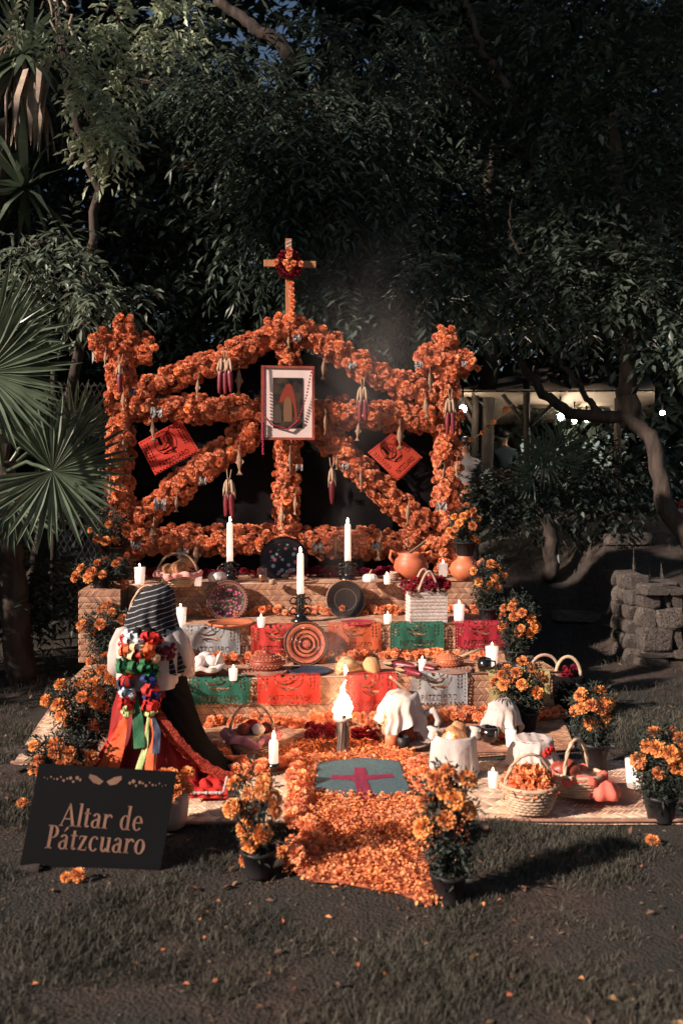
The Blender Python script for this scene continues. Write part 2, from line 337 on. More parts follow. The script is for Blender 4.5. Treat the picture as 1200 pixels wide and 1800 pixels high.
# floor mats
def floor_mat(label, a, b, c, d, z, m):
    """corner pixels on the ground: front-left, front-right, back-right, back-left"""
    P = [np.array(GR(*q)) for q in (a, b, c, d)]; su = np.linalg.norm(P[1]-P[0]); sv = np.linalg.norm(P[3]-P[0]); V, F, A = herring(su, sv, .052, .026, .006)
    s_ = V[:, :1]/su; t_ = V[:, 1:2]/sv; G = (P[0]*(1-s_)+P[1]*s_)*(1-t_)+(P[3]*(1-s_)+P[2]*s_)*t_
    gz = np.array([hgt(x, y) for x, y, _ in G]); G[:, 2] = gz+z+V[:, 2]+.006*np.sin(G[:, 0]*6)*np.sin(G[:, 1]*5); G[:, 1] += .012*np.sin(G[:, 0]*3.3)
    ctr = G.mean(0); ctr[2] = 0; t = thing('floor_mat', ctr, label, 'mat', 'woven mats on the grass')
    tag(link_mesh(np_mesh('woven_strips', G-ctr, F, A), 'woven_strips', m, t), kind='stuff')
    mb = MB(); n = 24; vs = []
    for i in range(n+1):
        for q in (0, 1):
            s1 = i/n; p = (P[0]*(1-s1)+P[1]*s1) if q == 0 else (P[3]*(1-s1)+P[2]*s1); vs.append((p[0]-ctr[0], p[1]-ctr[1]+.012*math.sin(p[0]*3.3), hgt(p[0], p[1])+z-.004))
    mb.add(vs, [(2*i, 2*i+2, 2*i+3, 2*i+1) for i in range(n)]); mb.build('mat_backing', STRAW, t, False)
    e = MB(); e.tube([(P[0]*(1-i/30)+P[1]*(i/30))-ctr+np.array([0, .012*math.sin((P[0][0]*(1-i/30)+P[1][0]*i/30)*3.3), z+.012]) for i in range(31)], .009, 6); e.build('mat_edge', STRAW, t); return t
floor_mat('pale woven floor mat in front of altar, under the baskets and candles', (250, 1452), (1215, 1446), (1110, 1335), (330, 1335), .004, STRAWP)
floor_mat('brown woven floor mat against the lowest step under covered pots', (330, 1350), (1010, 1322), (985, 1262), (350, 1276), .012, STRAW)
floor_mat('worn woven mat by the marigold pots next to kneeling woman', (20, 1345), (330, 1345), (345, 1190), (120, 1196), .006, STRAWP)
# ------------------------------------------------------------------ flower arch
arch = thing('flower_arch', W(0, VA, H3), 'tall timber arch wrapped in orange marigold heads with two flower crosses', 'flower arch', None, 0)
AO = W(0, VA, H3)
BEAMS = [('post', [(212, 1005), (210, 640)], 40), ('post', [(786, 1005), (783, 590)], 43), ('cross_upright', [(214, 700), (222, 570)], 36), ('cross_arm', [(168, 606), (266, 615)], 42),
 ('cross_arm', [(738, 628), (826, 636)], 42), ('crossbeam', [(232, 716), (465, 722)], 40), ('crossbeam', [(552, 722), (760, 736)], 42), ('bottom_beam', [(215, 950), (500, 950), (780, 958)], 46),
 ('centre_post', [(505, 775), (503, 950)], 40), ('centre_post', [(502, 565), (506, 640)], 36), ('brace', [(452, 752), (330, 842), (230, 925)], 42), ('brace', [(560, 752), (650, 840), (750, 930)], 42),
 ('rafter', [(502, 575), (410, 625), (330, 655), (238, 692)], 38), ('rafter', [(512, 575), (575, 605), (650, 655), (762, 700)], 40)]
cand = []
for nm, pts, wpx in BEAMS:
    P = [AL(x, y, VA) for x, y in pts]; mb = MB()
    for a, b in zip(P[:-1], P[1:]):
        L = (b-a).length; q = (b-a).to_track_quat('Z', 'Y').to_matrix().to_4x4(); mb.box((0, 0, L/2), (.06, .06, L), Matrix.Translation(a-AO) @ q)
        n = int(L*wpx*msz(1, a.y)*1650*.80); t = (b-a).normalized(); side = t.cross(N).normalized(); r = msz(wpx/2, a.y)*1.2
        for i in range(n):
            s_ = (i+R(-.6, .6))/max(1, n)*L; ang = R(-.3, 1.3)*PI if i % 5 else R(0, 2*PI); rr = r*R(.45, 1.08)*(.92+.16*wob(s_*7+a.x*3, 1, a.z*5))
            out = side*math.cos(ang)-N*math.sin(ang)*.85; cand.append((a+t*s_+out*rr, R(.027, .047), out+Vector((R(-.4, .4), R(-.4, .4), R(-.1, .5))), out.dot(-N)))
    mb.build(nm, WOOD, arch, False)
for (x, y, n, s_) in ((222, 570, 7, 14), (170, 608, 5, 12), (264, 618, 5, 12), (780, 585, 9, 16), (740, 630, 7, 14), (824, 636, 7, 14), (503, 570, 9, 16), (225, 985, 9, 18), (775, 985, 9, 20), (240, 700, 7, 16), (755, 715, 7, 16)):
    for i in range(n): cand.append((AL(x+R(-s_, s_), y+R(-s_, s_), VA)-N*R(.0, .1), R(.03, .046), -N+Vector((R(-.7, .7), 0, R(-.5, .8))), 1))
cand.sort(key=lambda c: -(c[3]*.05+c[1])); front = cand[:300]; rest = cand[300:]
for p, r, d, _ in front: flower('marigold', arch, p-AO, r, d)
flower_stuff([(p-AO, r, d) for p, r, d, _ in rest], 'marigold_mass', MG[0], arch)
print('arch flowers', len(cand))
# black backdrop cloth behind the arch
bd = MB(); n = 40; m_ = 24; Ptop = []
for j in range(m_+1):
    for i in range(n+1):
        s_ = i/n; px = 222+s_*(768-222); pt = 700-(1-abs(s_-.5)*2)*95; py = pt+(1004-pt)*j/m_
        bd.v.append(tuple(AL(px, py, VA+.10)+N*(.016*math.sin(px*.06+math.sin(py*.02)*2)+.01*math.sin(px*.021+py*.03))))
bd.f = [(j*(n+1)+i, j*(n+1)+i+1, (j+1)*(n+1)+i+1, (j+1)*(n+1)+i) for j in range(m_) for i in range(n)]
tag(bd.build('backdrop_cloth', BLACK), 'black backdrop cloth hung behind the marigold arch', 'backdrop')
# wooden cross at the ridge
c0 = AL(507, 560, VA-.05); c1 = AL(508, 420, VA-.05); ca = AL(465, 464, VA-.05); cb = AL(556, 467, VA-.05)
cr = thing('wooden_cross', c0, 'plain wooden cross with white stripes tied above the arch ridge', 'cross', None, RZ); hh = (c1-c0).z; az = (ca-c0).z; zz = c1.x-c0.x
MB().box((0, 0, hh/2-.1), (.055, .03, hh+.2)).build('upright', WOOD, cr, False)
MB().box((0.01, -.025, az), ((cb-ca).length, .022, .06)).build('arm', WOOD, cr, False)
for i in range(4):
    s_ = MB(); s_.box((0, -.0165, hh-.03-i*.036), (.052, .003, .014), Matrix.Translation((0, 0, 0))); s_.v = [(x, y, z+x*.45) for x, y, z in s_.v]; s_.build('white_stripe', CLOTH, cr, False)
wr = thing('celosia_wreath', W(*UV(c0)[:2], c0.z+az), 'small dark red wreath with orange marigolds at the wooden cross', 'wreath', None, RZ)
for i in range(15):
    a = 2*PI*i/15; o = link_mesh(CELM[i % 2], 'celosia_head', None, wr); o.location = (math.cos(a)*.085+R(-.01, .01), -.07, math.sin(a)*.11-.02); o.scale = [R(.04, .05)]*3
for x, z in ((-.12, -.0), (.11, -.01), (0, .06), (-.03, .0), (.04, -.005), (0, -.05), (.01, .1)): flower('marigold', wr, (x, -.11, z-.01), .032, (0, -1, .3))
for i in range(7): flower('marigold', wr, (.025+R(-.01, .01), -.06, -.19-i*.055), .031, (0, -1, .3))
# cedar fence boards behind the arch at left and chain link
# ------------------------------------------------------------------ hanging fish, corn and foil on the arch
def fish_mesh():
    mb = MB(); rings = []
    for i in range(11):
        t = i/10; wv = math.sin(min(1, t*1.25)*PI)**.7*.17 if t < .8 else 0; wv = max(wv*.8, .04) if t < .84 else .05+(t-.84)*.8
        rings.append([(math.cos(2*PI*j/10)*wv*.9, math.sin(2*PI*j/10)*wv*(.55 if t < .84 else .15), -t) for j in range(10)])
    mb.loft(rings, cap=True); return mb.mesh('fish_body')
FM = fish_mesh(); fin = MB(); fin.add([(0.13, 0, -.3), (.22, 0, -.42), (.13, 0, -.55), (.13, .01, -.42)], [(0, 1, 3), (1, 2, 3)]); FIN = fin.mesh('fin', False); fin = MB(); fin.add([(-.12, 0, -.35), (-.2, 0, -.45), (-.12, 0, -.52), (-.12, .01, -.44)], [(0, 3, 1), (1, 3, 2)]); FIN2 = fin.mesh('fin', False)
strg = MB(); strg.tube([(0, 0, -.02), (0.02, 0, .12), (0, .02, .3)], .014, 5); STRG = strg.mesh('string')
def hang_fish(px, y0, y1, where, tilt=0):
    p = AL(px, y0, VA-.17); L = msz(y1-y0, p.y)
    o = thing('hanging_fish', p, 'small dried fish on a string hanging '+where, 'fish', 'dried fish hung on the arch', R(-.9, .9)); o.scale = (L, L, L); o.rotation_euler[1] = tilt
    for me, nm, m in ((FM, 'fish_body', FISH), (FIN, 'fin', FISH), (FIN2, 'fin', FISH), (STRG, 'string', HUSK)): link_mesh(me, nm, m, o)
for a in ((298, 770, 800, 'high on the arch post over leafy potted marigolds'), (273, 845, 878, 'low on the arch post over leafy potted marigolds')): hang_fish(a[0]-88, *a[1:]) if 0 else hang_fish(a[0]-80, a[1], a[2], a[3])
for x, y0, y1, wh in ((270, 920, 958, 'where the brace meets the lowest beam'), (345, 958, 1000, 'from lowest flower beam above the bread basket'), (348, 668, 700, 'from the gable beside three corn cobs, palm side'), (420, 650, 695, 'from the gable between three corn cobs and picture'),
   (420, 795, 835, 'from the slanting garland over the corn pair'), (570, 632, 668, 'from the gable right beside the framed picture'), (572, 730, 765, 'from the crossbeam first beside the framed picture'), (630, 745, 775, 'from the crossbeam below the corn pair by picture'),
   (668, 735, 755, 'from the crossbeam between corn pair and darker banner'), (702, 750, 790, 'over the darker orange paper banner'), (747, 700, 735, 'from the crossbeam end at the awning side post'), (592, 805, 826, 'just above the single corn cob'),
   (634, 830, 865, 'midway down the slanting garland with one corn'), (718, 885, 925, 'low on the slanting garland with one corn'), (510, 795, 835, 'highest on the short central post'), (519, 872, 905, 'between two other fish on short central post'), (495, 890, 932, 'lowest on the short central post'),
   (590, 945, 978, 'from lowest flower beam beside the dark plate taper'), (668, 945, 985, 'from lowest flower beam above a white pumpkin'), (716, 945, 965, 'from lowest flower beam above the clay pot'), (780, 822, 848, 'on the inner edge of post beside awning'), (755, 655, 690, 'under the flower cross beside the awning'),
   (186, 618, 645, 'under the outer arm of flower cross beside palm'), (217, 690, 722, 'below the corn cob under flower cross beside palm'), (507, 592, 612, 'below the wooden cross'), (802, 812, 836, 'on the outer edge of post beside awning'), (268, 742, 775, 'over the brighter vermilion paper banner'), (311, 872, 900, 'on the slanting garland beside a foil butterfly')):
    hang_fish(x, y0, y1, wh, R(-.12, .12))
def corn_cob(mb_c, mb_h, top, L, r, lean):
    d = Vector((lean, 0, -1)).normalized(); n = 14
    rings = []
    for i in range(26):
        t = i/25; rr = r*(1-.55*t**3)*(.75+.25*min(1, t*8)); c = top+d*(L*.36+L*.64*t)
        rings.append([c+Vector((math.cos(2*PI*j/n), math.sin(2*PI*j/n), 0))*rr*(1+.09*((i+j) % 2)*2-.09) for j in range(n)])
    mb_c.loft(rings, cap=True)
    for k in range(5):
        a = k*1.26+R(-.2, .2); s_ = Vector((math.cos(a), math.sin(a), 0)); e = R(.35, .55)
        mb_h.tube([top+s_*.004, top+d*L*.12+s_*r*.8, top+d*L*.3+s_*r*1.15, top+d*L*e+s_*r*1.5], [r*.25, r*.5, r*.55, r*.12], 5, flat=.3)
def hang_corn(px, y0, y1, n, label, v=VA-.22, spread=.035):
    p = AL(px, y0, v); L = msz(y1-y0, p.y); t = thing('corn_bunch', p, label, 'corn', 'dried corn hung on the arch')
    for i in range(n):
        c, h = MB(), MB(); corn_cob(c, h, Vector(((i-(n-1)/2)*spread, R(-.01, .01), 0)), L*R(.9, 1), .025, (i-(n-1)/2)*.06); c.build('cob', CORN, t); h.build('husk', HUSK, t)
    lp = MB(); lp.tube([(-.02, .03, .09), (-.012, 0, .02), (0, 0, -.01), (.012, 0, .02), (.02, .03, .09)], .004, 5); lp.build('string', HUSK, t)
hang_corn(402, 843, 915, 2, 'pair of dark red corn cobs hanging above a lit white taper')
hang_corn(583, 822, 890, 1, 'single dark red corn cob hanging from slanting flower garland')
hang_corn(637, 680, 742, 2, 'pair of dark corn cobs hanging from the gable beside the picture')
hang_corn(396, 630, 695, 3, 'cluster of three dark corn cobs hanging from gable garland')
hang_corn(791, 700, 770, 2, 'dark corn bunch hanging on the post beside the awning')
hang_corn(211, 640, 695, 1, 'dark corn cob hanging under the flower cross beside palm')
def foil(px, py, s_, where):
    p = AL(px, py, VA-.16); t = thing('foil_butterfly', p, 'crumpled silver foil butterfly pinned '+where, 'butterfly', 'foil butterflies on the arch'); k = msz(s_, p.y)
    for sg in (-1, 1):
        mb = MB(); n = 4
        vs = [(sg*k*.5*(i/n), -.01-R(0, .02), k*(j/n-.5)*(.3+.7*math.sin(i/n*2.4))) for i in range(n+1) for j in range(n+1)]
        mb.add(vs, [(i*(n+1)+j, (i+1)*(n+1)+j, (i+1)*(n+1)+j+1, i*(n+1)+j+1) for i in range(n) for j in range(n)]); mb.build('wing', SILVER, t, False)
    bo = MB(); bo.tube([(0, -.015, -k*.3), (0, -.018, k*.3)], [.006, .004], 6); bo.build('body', BLACK, t)
for a in ((282, 887, 22, 'low on the brace with two corn cobs'), (240, 958, 18, 'where post and lowest beam meet by the pots'), (276, 725, 20, 'to the crossbeam over the brighter paper banner'), (234, 690, 14, 'where the gable meets the flower cross'), (360, 788, 0, ''),
   (357, 845, 14, 'halfway up the brace with two corn cobs'), (322, 972, 20, 'to lowest flower beam above the bread basket'), (558, 962, 20, 'to lowest flower beam behind the dried fish pile'), (658, 960, 16, 'to lowest flower beam above a white pumpkin'), (775, 890, 18, 'on the post beside the awning'),
   (522, 595, 14, 'near the ridge below the wooden cross'), (618, 642, 14, 'to the gable garland'), (735, 642, 14, 'on inner arm of flower cross beside awning'), (815, 640, 10, 'on outer arm of flower cross beside awning'), (605, 820, 14, 'on the brace with one corn cob'), (526, 822, 12, 'on the short central post')):
    if a[2]: foil(*a)
# ------------------------------------------------------------------ cut paper banners (real holes)
GW, GH = 150, 112
def text_tris(s, bold=.012):
    c = bpy.data.curves.new('t', 'FONT'); c.body = s; c.align_x = 'CENTER'; c.offset = bold; c.resolution_u = 4
    o = bpy.data.objects.new('t', c); col.objects.link(o); bpy.context.view_layer.update()
    me = o.to_mesh(); me.calc_loop_triangles(); T = np.array([[me.vertices[i].co[:2] for i in t.vertices] for t in me.loop_triangles]); o.to_mesh_clear()
    bpy.data.objects.remove(o); bpy.data.curves.remove(c); return T
def picado_grid():
    X, Y = np.meshgrid((np.arange(GW)+.5)/GW*1.34, (np.arange(GH)+.5)/GH); g = np.zeros((GH, GW), bool)
    T = text_tris('P\u00c1TZCUARO'); lo = T.reshape(-1, 2).min(0); hi = T.reshape(-1, 2).max(0); T = (T-lo)/(hi-lo)*np.array([.86, .165])+np.array([.24, .125])
    for a, b, c in T:
        d = (b[1]-c[1])*(a[0]-c[0])+(c[0]-b[0])*(a[1]-c[1])
        if abs(d) < 1e-9: continue
        l1 = ((b[1]-c[1])*(X-c[0])+(c[0]-b[0])*(Y-c[1]))/d; l2 = ((c[1]-a[1])*(X-c[0])+(a[0]-c[0])*(Y-c[1]))/d; g |= (l1 >= 0) & (l2 >= 0) & (l1+l2 <= 1)
    E = lambda cx, cy, rx, ry: ((X-cx)/rx)**2+((Y-cy)/ry)**2
    e = E(.67, .65, .31, .30); ring = (e < 1) & (e > .86) & (np.abs(np.sin(np.arctan2(Y-.65, X-.67)*4)) > .16); g |= ring
    g |= (E(.60, .57, .19, .085) < 1) & (E(.60, .62, .20, .09) > 1)                # boat
    g |= (E(.78, .72, .12, .15) < 1) & (E(.78, .72, .095, .125) > 1); g |= (E(.78, .72, .012, .13) < 1) # butterfly net
    g |= E(.55, .80, .045, .05) < 1; g |= (E(.54, .71, .05, .07) < 1); g |= (E(.55, .855, .09, .018) < 1)
    g |= (np.abs((Y-.52)-(X-.5)*.55) < .012) & (X > .5) & (X < .85)
    for k in range(5): g |= (np.abs(Y-.42-.018*np.sin(X*30+k)-k*.0) < .006) & (X > .47) & (X < .88)
    for sx in (.17, 1.17):
        for k in range(7):
            for d in (-1, 1):
                cx = sx+d*.042; cy = .40+k*.075; xr = (X-cx)*.8+(Y-cy)*-.6*d; yr = (X-cx)*.6*d+(Y-cy)*.8; g |= (xr/.016)**2+(yr/.036)**2 < 1
    for k in range(16): g |= E(.09+k*.077, .955, .014, .016) < 1
    for k in range(12):
        for sx in (.05, 1.29): g |= E(sx, .12+k*.075, .015, .018) < 1
    for k in range(13): g |= E(.10+k*.095, .065, .026, .024) < 1
    g |= (Y < .03+.022*np.abs(np.sin(X*PI/.0957)))
    return g
PG = picado_grid()
def picado(name, pos, m, label, group='cut paper banners', parent_loc=None):
    """pos(s,t) -> world, s across 0..1, t up 0..1"""
    org = pos(.5, 1.0); V = []; F = []; idx = {}
    def vid(i, j):
        if (i, j) not in idx: idx[(i, j)] = len(V); V.append(pos(i/GW, j/GH)-org)
        return idx[(i, j)]
    for j in range(GH):
        i = 0
        while i < GW:
            if PG[j, i]: i += 1; continue
            k = i
            while k < GW and not PG[j, k] and k-i < 10: k += 1
            F.append((vid(i, j), vid(k, j), vid(k, j+1), vid(i, j+1))); i = k
    me = bpy.data.meshes.new(name); me.from_pydata(V, [], F); me.update(); o = link_mesh(me, name, m); o.location = org; return tag(o, label, 'paper banner', group)
def papm(n, c1, c2): return mat('paper_'+n, c1, c2, 5, .8, trans=.15)
PO, PR, PGn, PW, PC, PY, PO2 = papm('vermilion', '#c8382a', '#d24434'), papm('red', '#b83630', '#c4433a'), papm('green', '#215646', '#2c6653'), papm('white', '#8f9394', '#a3a5a4'), papm('crimson', '#96202f', '#a82c3a'), papm('yellow', '#b0a066', '#beae78'), papm('orange', '#b4512f', '#c05f3b')
def hung(pa, pb, pc, pd, v, m, label, kind='n'):
    """corner pixels top-left, top-right, bottom-right, bottom-left on altar plane v"""
    A, B, C, D = [AL(x, y, v) for x, y in (pa, pb, pc, pd)]
    f = lambda s, t: ((D*(1-s)+C*s)*(1-t)+(A*(1-s)+B*s)*t)-N*(.02*math.sin(s*3.1)+.012*math.sin(s*7+t*4))
    return picado('paper_banner', f, m, label)
hung((243, 778), (318, 738), (352, 795), (274, 838), VA-.08, PO, 'bright vermilion cut paper banner, lettered, tilted, arch opening near the palm')
hung((646, 795), (690, 760), (744, 806), (700, 848), VA-.02, papm('shaded_red', '#b43c28', '#c04832'), 'shade darkened orange cut paper banner tilted in arch opening near the awning')  # partial shade is put into this banner's darker red
def draped(xl, xr, ytop, ybot, v, h, m, label):
    """a banner folded over the edge of a step: the upper fifth lies on top"""
    A = AL(xl, ytop, v); B = AL(xr, ytop, v); ua, ub = UV(A)[0], UV(B)[0]; Z = A.y; drop = msz(ybot-ytop, Z); tot = drop+.10; ph = R(0, 6)
    def f(s, t):
        L = (1-t)*tot; u = ua+(ub-ua)*s; wv = .006*math.sin(s*9+ph)+.004*math.sin(s*23+ph*2)
        if L < .10: return W(u, v-.03+(.10-L), h+.016+abs(wv)*.5)
        k = (L-.10); q = min(1, k/.03); return W(u, v-.03-.012*math.sin(q*PI/2)-wv*min(1, k*8)-.004, h+.016-k)
    return picado('paper_banner', f, m, label)
for a in ((322, 422, 1103, 1158, V2, H2, PW, 'silver white cut paper banner draped beside the kneeling woman shoulder'), (441, 528, 1103, 1158, V2, H2, PR, 'red cut paper banner half hidden behind the ringed plate, middle step'),
   (576, 668, 1100, 1150, V2, H2, PO2, 'orange cut paper banner on middle step behind the fire smoke'), (684, 777, 1098, 1146, V2, H2, PGn, 'green cut paper banner hanging below the white flower bag'), (797, 886, 1097, 1146, V2, H2, PC, 'crimson cut paper banner at the end of the middle step'),
   (333, 440, 1193, 1242, 0, H1, PGn, 'green cut paper banner on the lowest step beside kneeling woman'), (452, 562, 1194, 1245, 0, H1, PO, 'vermilion cut paper banner on lowest step above handled pink basket'), (606, 695, 1190, 1258, 0, H1, PR, 'red cut paper banner on lowest step behind the burning torch'),
   (720, 818, 1186, 1243, 0, H1, PW, 'silver white cut paper banner on lowest step behind cloth covered jar'), (855, 962, 1184, 1246, 0, H1, PY, 'yellow cut paper banner behind potted marigolds on lowest step')): draped(*a)
# ------------------------------------------------------------------ framed picture and beads
def picture():
    A = AL(459, 773, VA-.2); B = AL(552, 645, VA-.17); w_ = (B-A).dot(U); h_ = B.z-A.z; t = thing('framed_picture', A+U*w_/2, 'framed picture in white mat hung at the arch centre', 'picture', None, RZ)
    fr = MB(); b = .022
    for c, d in (((0, 0, b/2), (w_, .03, b)), ((0, 0, h_-b/2), (w_, .03, b)), ((-w_/2+b/2, 0, h_/2), (b, .028, h_-2*b)), ((w_/2-b/2, 0, h_/2), (b, .028, h_-2*b))): fr.box(c, d)
    fr.build('frame', CLAYD, t, False)
    MB().box((0, .004, h_/2), (w_-.03, .012, h_-.03)).build('white_mount', mat('mount', '#c9b3aa', '#dccac2', 3, .8), t, False)
    pw, ph = w_*.56, h_*.68; z0 = h_*.17
    pm = mat('picture_dark', '#14100e', '#46362a', 14, .4, coat=.3)
    MB().box((0, -.004, h_/2), (pw, .008, ph)).build('picture_sheet', pm, t, False)
    def blob(name, pts, c, y):
        mb = MB(); mb.add([(x*pw/2, y, h_/2+z*ph/2) for x, z in pts], [tuple(range(len(pts)))]); mb.build(name, mat(name, c, None, 5, .7), t, False)
    blob('painted_drape', [(-.6, .0), (-.5, .25), (-.3, .5), (-.12, .72), (.08, .78), (.25, .7), (.4, .42), (.52, .1), (.6, -.4), (.66, -.75), (.5, -.8), (.42, -.3), (.3, .02), (.1, .12), (-.2, .1), (-.4, .02)], '#7c2e1c', -.0095)
    blob('painted_figure', [(-.28, -.75), (-.3, -.2), (-.26, .05), (-.14, .2), (.02, .25), (.16, .18), (.25, .0), (.28, -.3), (.26, -.75)], '#6e5036', -.011)
    blob('painted_figure', [(-.95, -.8), (-.9, -.2), (-.6, -.05), (-.45, -.3), (-.4, -.8)], '#45372d', -.0105)
    bd_ = thing('bead_string', A+U*w_/2, 'string of dark red beads draped over the framed picture', 'beads', None, RZ); mb = MB()
    path = [(-w_*.45, .98), (-w_*.43, .7), (-w_*.42, .3), (-w_*.3, .2), (0, .14), (w_*.2, .26), (w_*.35, .6), (w_*.46, 1.0)]
    L = []
    for a, b2 in zip(path[:-1], path[1:]):
        for k in range(9): q = k/9; L.append((a[0]*(1-q)+b2[0]*q, a[1]*(1-q)+b2[1]*q))
    bead = MB(); bead.ball((0, 0, 0), 1, 6, 4); bm = bead.mesh('bead'); BM = mat('bead_red', '#7c1830', '#8f2440', 30, .35)
    for x, z in L: o = link_mesh(bm, 'bead', BM, bd_); o.location = (x, -.03, z*h_); o.scale = [.009]*3
    for k in range(14): o = link_mesh(bm, 'bead', BM, bd_); o.location = (-w_*.47+.004*(k % 2), -.03, h_*.22-k*.021); o.scale = [.012]*3
picture()
# ------------------------------------------------------------------ candles
FLV = MB(); FLV.lathe([(.12, 0), (.42, .22), (.5, .38), (.36, .62), (.16, .85), (.02, 1)], 7); FLV = FLV.mesh('flame')
def flame(parent, loc, s_): o = link_mesh(FLV, 'flame', FLAME, parent); o.location = loc; o.scale = (s_*.42, s_*.42, s_); o.rotation_euler = (R(-.08, .08), R(-.08, .08), R(0, 6)); return o
def wick(parent, z): m = MB(); m.tube([(0, 0, z-.006), (.001, 0, z+.008)], .0015, 5); m.build('wick', BLACK, parent)
def votive(px, py, h, wpx, hpx, label, small=False):
    p = GR(px, py, h); r = msz(wpx/2, p.y)*1.15; H = msz(hpx, p.y); t = thing('glass_candle' if not small else 'small_candle', p, label, 'candle', 'lit candles')
    n = 10 if small else 9
    c = MB()
    if small: c.lathe([(r*.82, .001), (r*.85, H*.1), (r, H*.9), (r*.9, H*.93), (r*.25, H*.9)], 20)
    else: c.lathe([(r*.72, .001), (r*.76, H*.08), (r*.97, H*.93), (r*.3, H*.90)], 20)
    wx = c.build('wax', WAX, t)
    g = MB(); g.lathe([(r*.70, 0), (r*.74, H*.05), (r*1.0, H), (r*.97, H)], 20, cap=False) if not small else g.lathe([(r*.84, 0), (r*1.02, H), (r*.99, H)], 20, cap=False); g.build('glass', GLASS, t)
    wick(wx, H*.92); flame(t, (0, 0, H*.92+.004), .032 if not small else .024); return t
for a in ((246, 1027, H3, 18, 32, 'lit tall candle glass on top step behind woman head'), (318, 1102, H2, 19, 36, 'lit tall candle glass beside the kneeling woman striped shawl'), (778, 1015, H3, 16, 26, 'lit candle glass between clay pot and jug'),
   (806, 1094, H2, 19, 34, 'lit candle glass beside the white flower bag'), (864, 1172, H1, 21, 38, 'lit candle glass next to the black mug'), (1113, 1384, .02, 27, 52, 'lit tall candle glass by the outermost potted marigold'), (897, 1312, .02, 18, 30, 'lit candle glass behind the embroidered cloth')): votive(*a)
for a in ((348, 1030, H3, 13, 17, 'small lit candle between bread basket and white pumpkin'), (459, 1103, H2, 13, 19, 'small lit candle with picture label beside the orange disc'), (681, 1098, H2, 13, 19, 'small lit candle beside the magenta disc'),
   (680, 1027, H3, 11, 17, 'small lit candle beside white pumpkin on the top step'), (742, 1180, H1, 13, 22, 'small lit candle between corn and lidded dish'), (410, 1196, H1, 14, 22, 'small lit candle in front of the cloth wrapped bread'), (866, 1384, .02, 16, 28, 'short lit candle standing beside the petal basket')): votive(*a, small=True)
def taper(px, ytop, yjoin, ybase, h, label):
    p = GR(px, ybase, h); Z = p.y; zj = msz(ybase-yjoin, Z); zt = msz(ybase-ytop, Z); r = .028
    st = thing('candlestick', p, 'black glazed candlestick '+label, 'candlestick', 'black candlesticks')
    b = MB(); b.lathe([(.075, 0), (.078, .012), (.05, .035), (.03, zj*.3), (.045, zj*.42), (.032, zj*.55), (.048, zj*.68), (.03, zj*.8), (.038, zj*.93), (.042, zj), (.02, zj-.004)], 20); b.build('stem', DARKGL, st)
    for s_ in (-1, 1):
        for z in (.38, .74):
            m = MB(); m.tube([(s_*.03, 0, zj*(z-.12)), (s_*.075, 0, zj*(z-.1)), (s_*.085, 0, zj*z), (s_*.06, 0, zj*(z+.12)), (s_*.03, 0, zj*(z+.08))], .008, 6); m.build('handle', DARKGL, st)
    for i in range(22):
        m = MB(); a = R(0, 6.28); z = R(.2, .95)*zj; m.ball((math.cos(a)*.042, math.sin(a)*.042, z), .008, 6, 4)
        if i < 12: m.build('stud', DARKGL, st)
    c = thing('taper_candle', p+Vector((0, 0, zj-.003)), 'tall white lit taper '+label, 'candle', 'white tapers')
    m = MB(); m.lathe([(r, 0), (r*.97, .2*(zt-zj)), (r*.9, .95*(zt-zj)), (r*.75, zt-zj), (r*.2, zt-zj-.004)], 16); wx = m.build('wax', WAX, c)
    wick(wx, zt-zj); flame(c, (0, 0, zt-zj+.004), .05)
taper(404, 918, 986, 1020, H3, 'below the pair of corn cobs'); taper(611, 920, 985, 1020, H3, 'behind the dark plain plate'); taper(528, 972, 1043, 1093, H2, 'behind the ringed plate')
def ground_candle(px, py, wpx, hpx, label):
    p = GR(px, py, .02); Z = p.y; t = thing('pillar_candle', p, label, 'candle', 'pillar candles in black holders'); r = msz(wpx/2, Z); H = msz(hpx, Z)
    m = MB(); m.lathe([(r*1.35, 0), (r*1.3, .03), (r*1.05, .05), (r*1.2, H*.36), (r*.9, H*.36)], 18); m.build('holder', DARKGL, t)
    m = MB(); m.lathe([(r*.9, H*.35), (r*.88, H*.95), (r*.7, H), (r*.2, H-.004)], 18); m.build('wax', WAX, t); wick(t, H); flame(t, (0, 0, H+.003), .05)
ground_candle(481, 1363, 18, 62, 'lit white candle in black holder beside the pink basket'); ground_candle(788, 1366, 20, 64, 'lit white candle in black holder before the wrapped bowl')
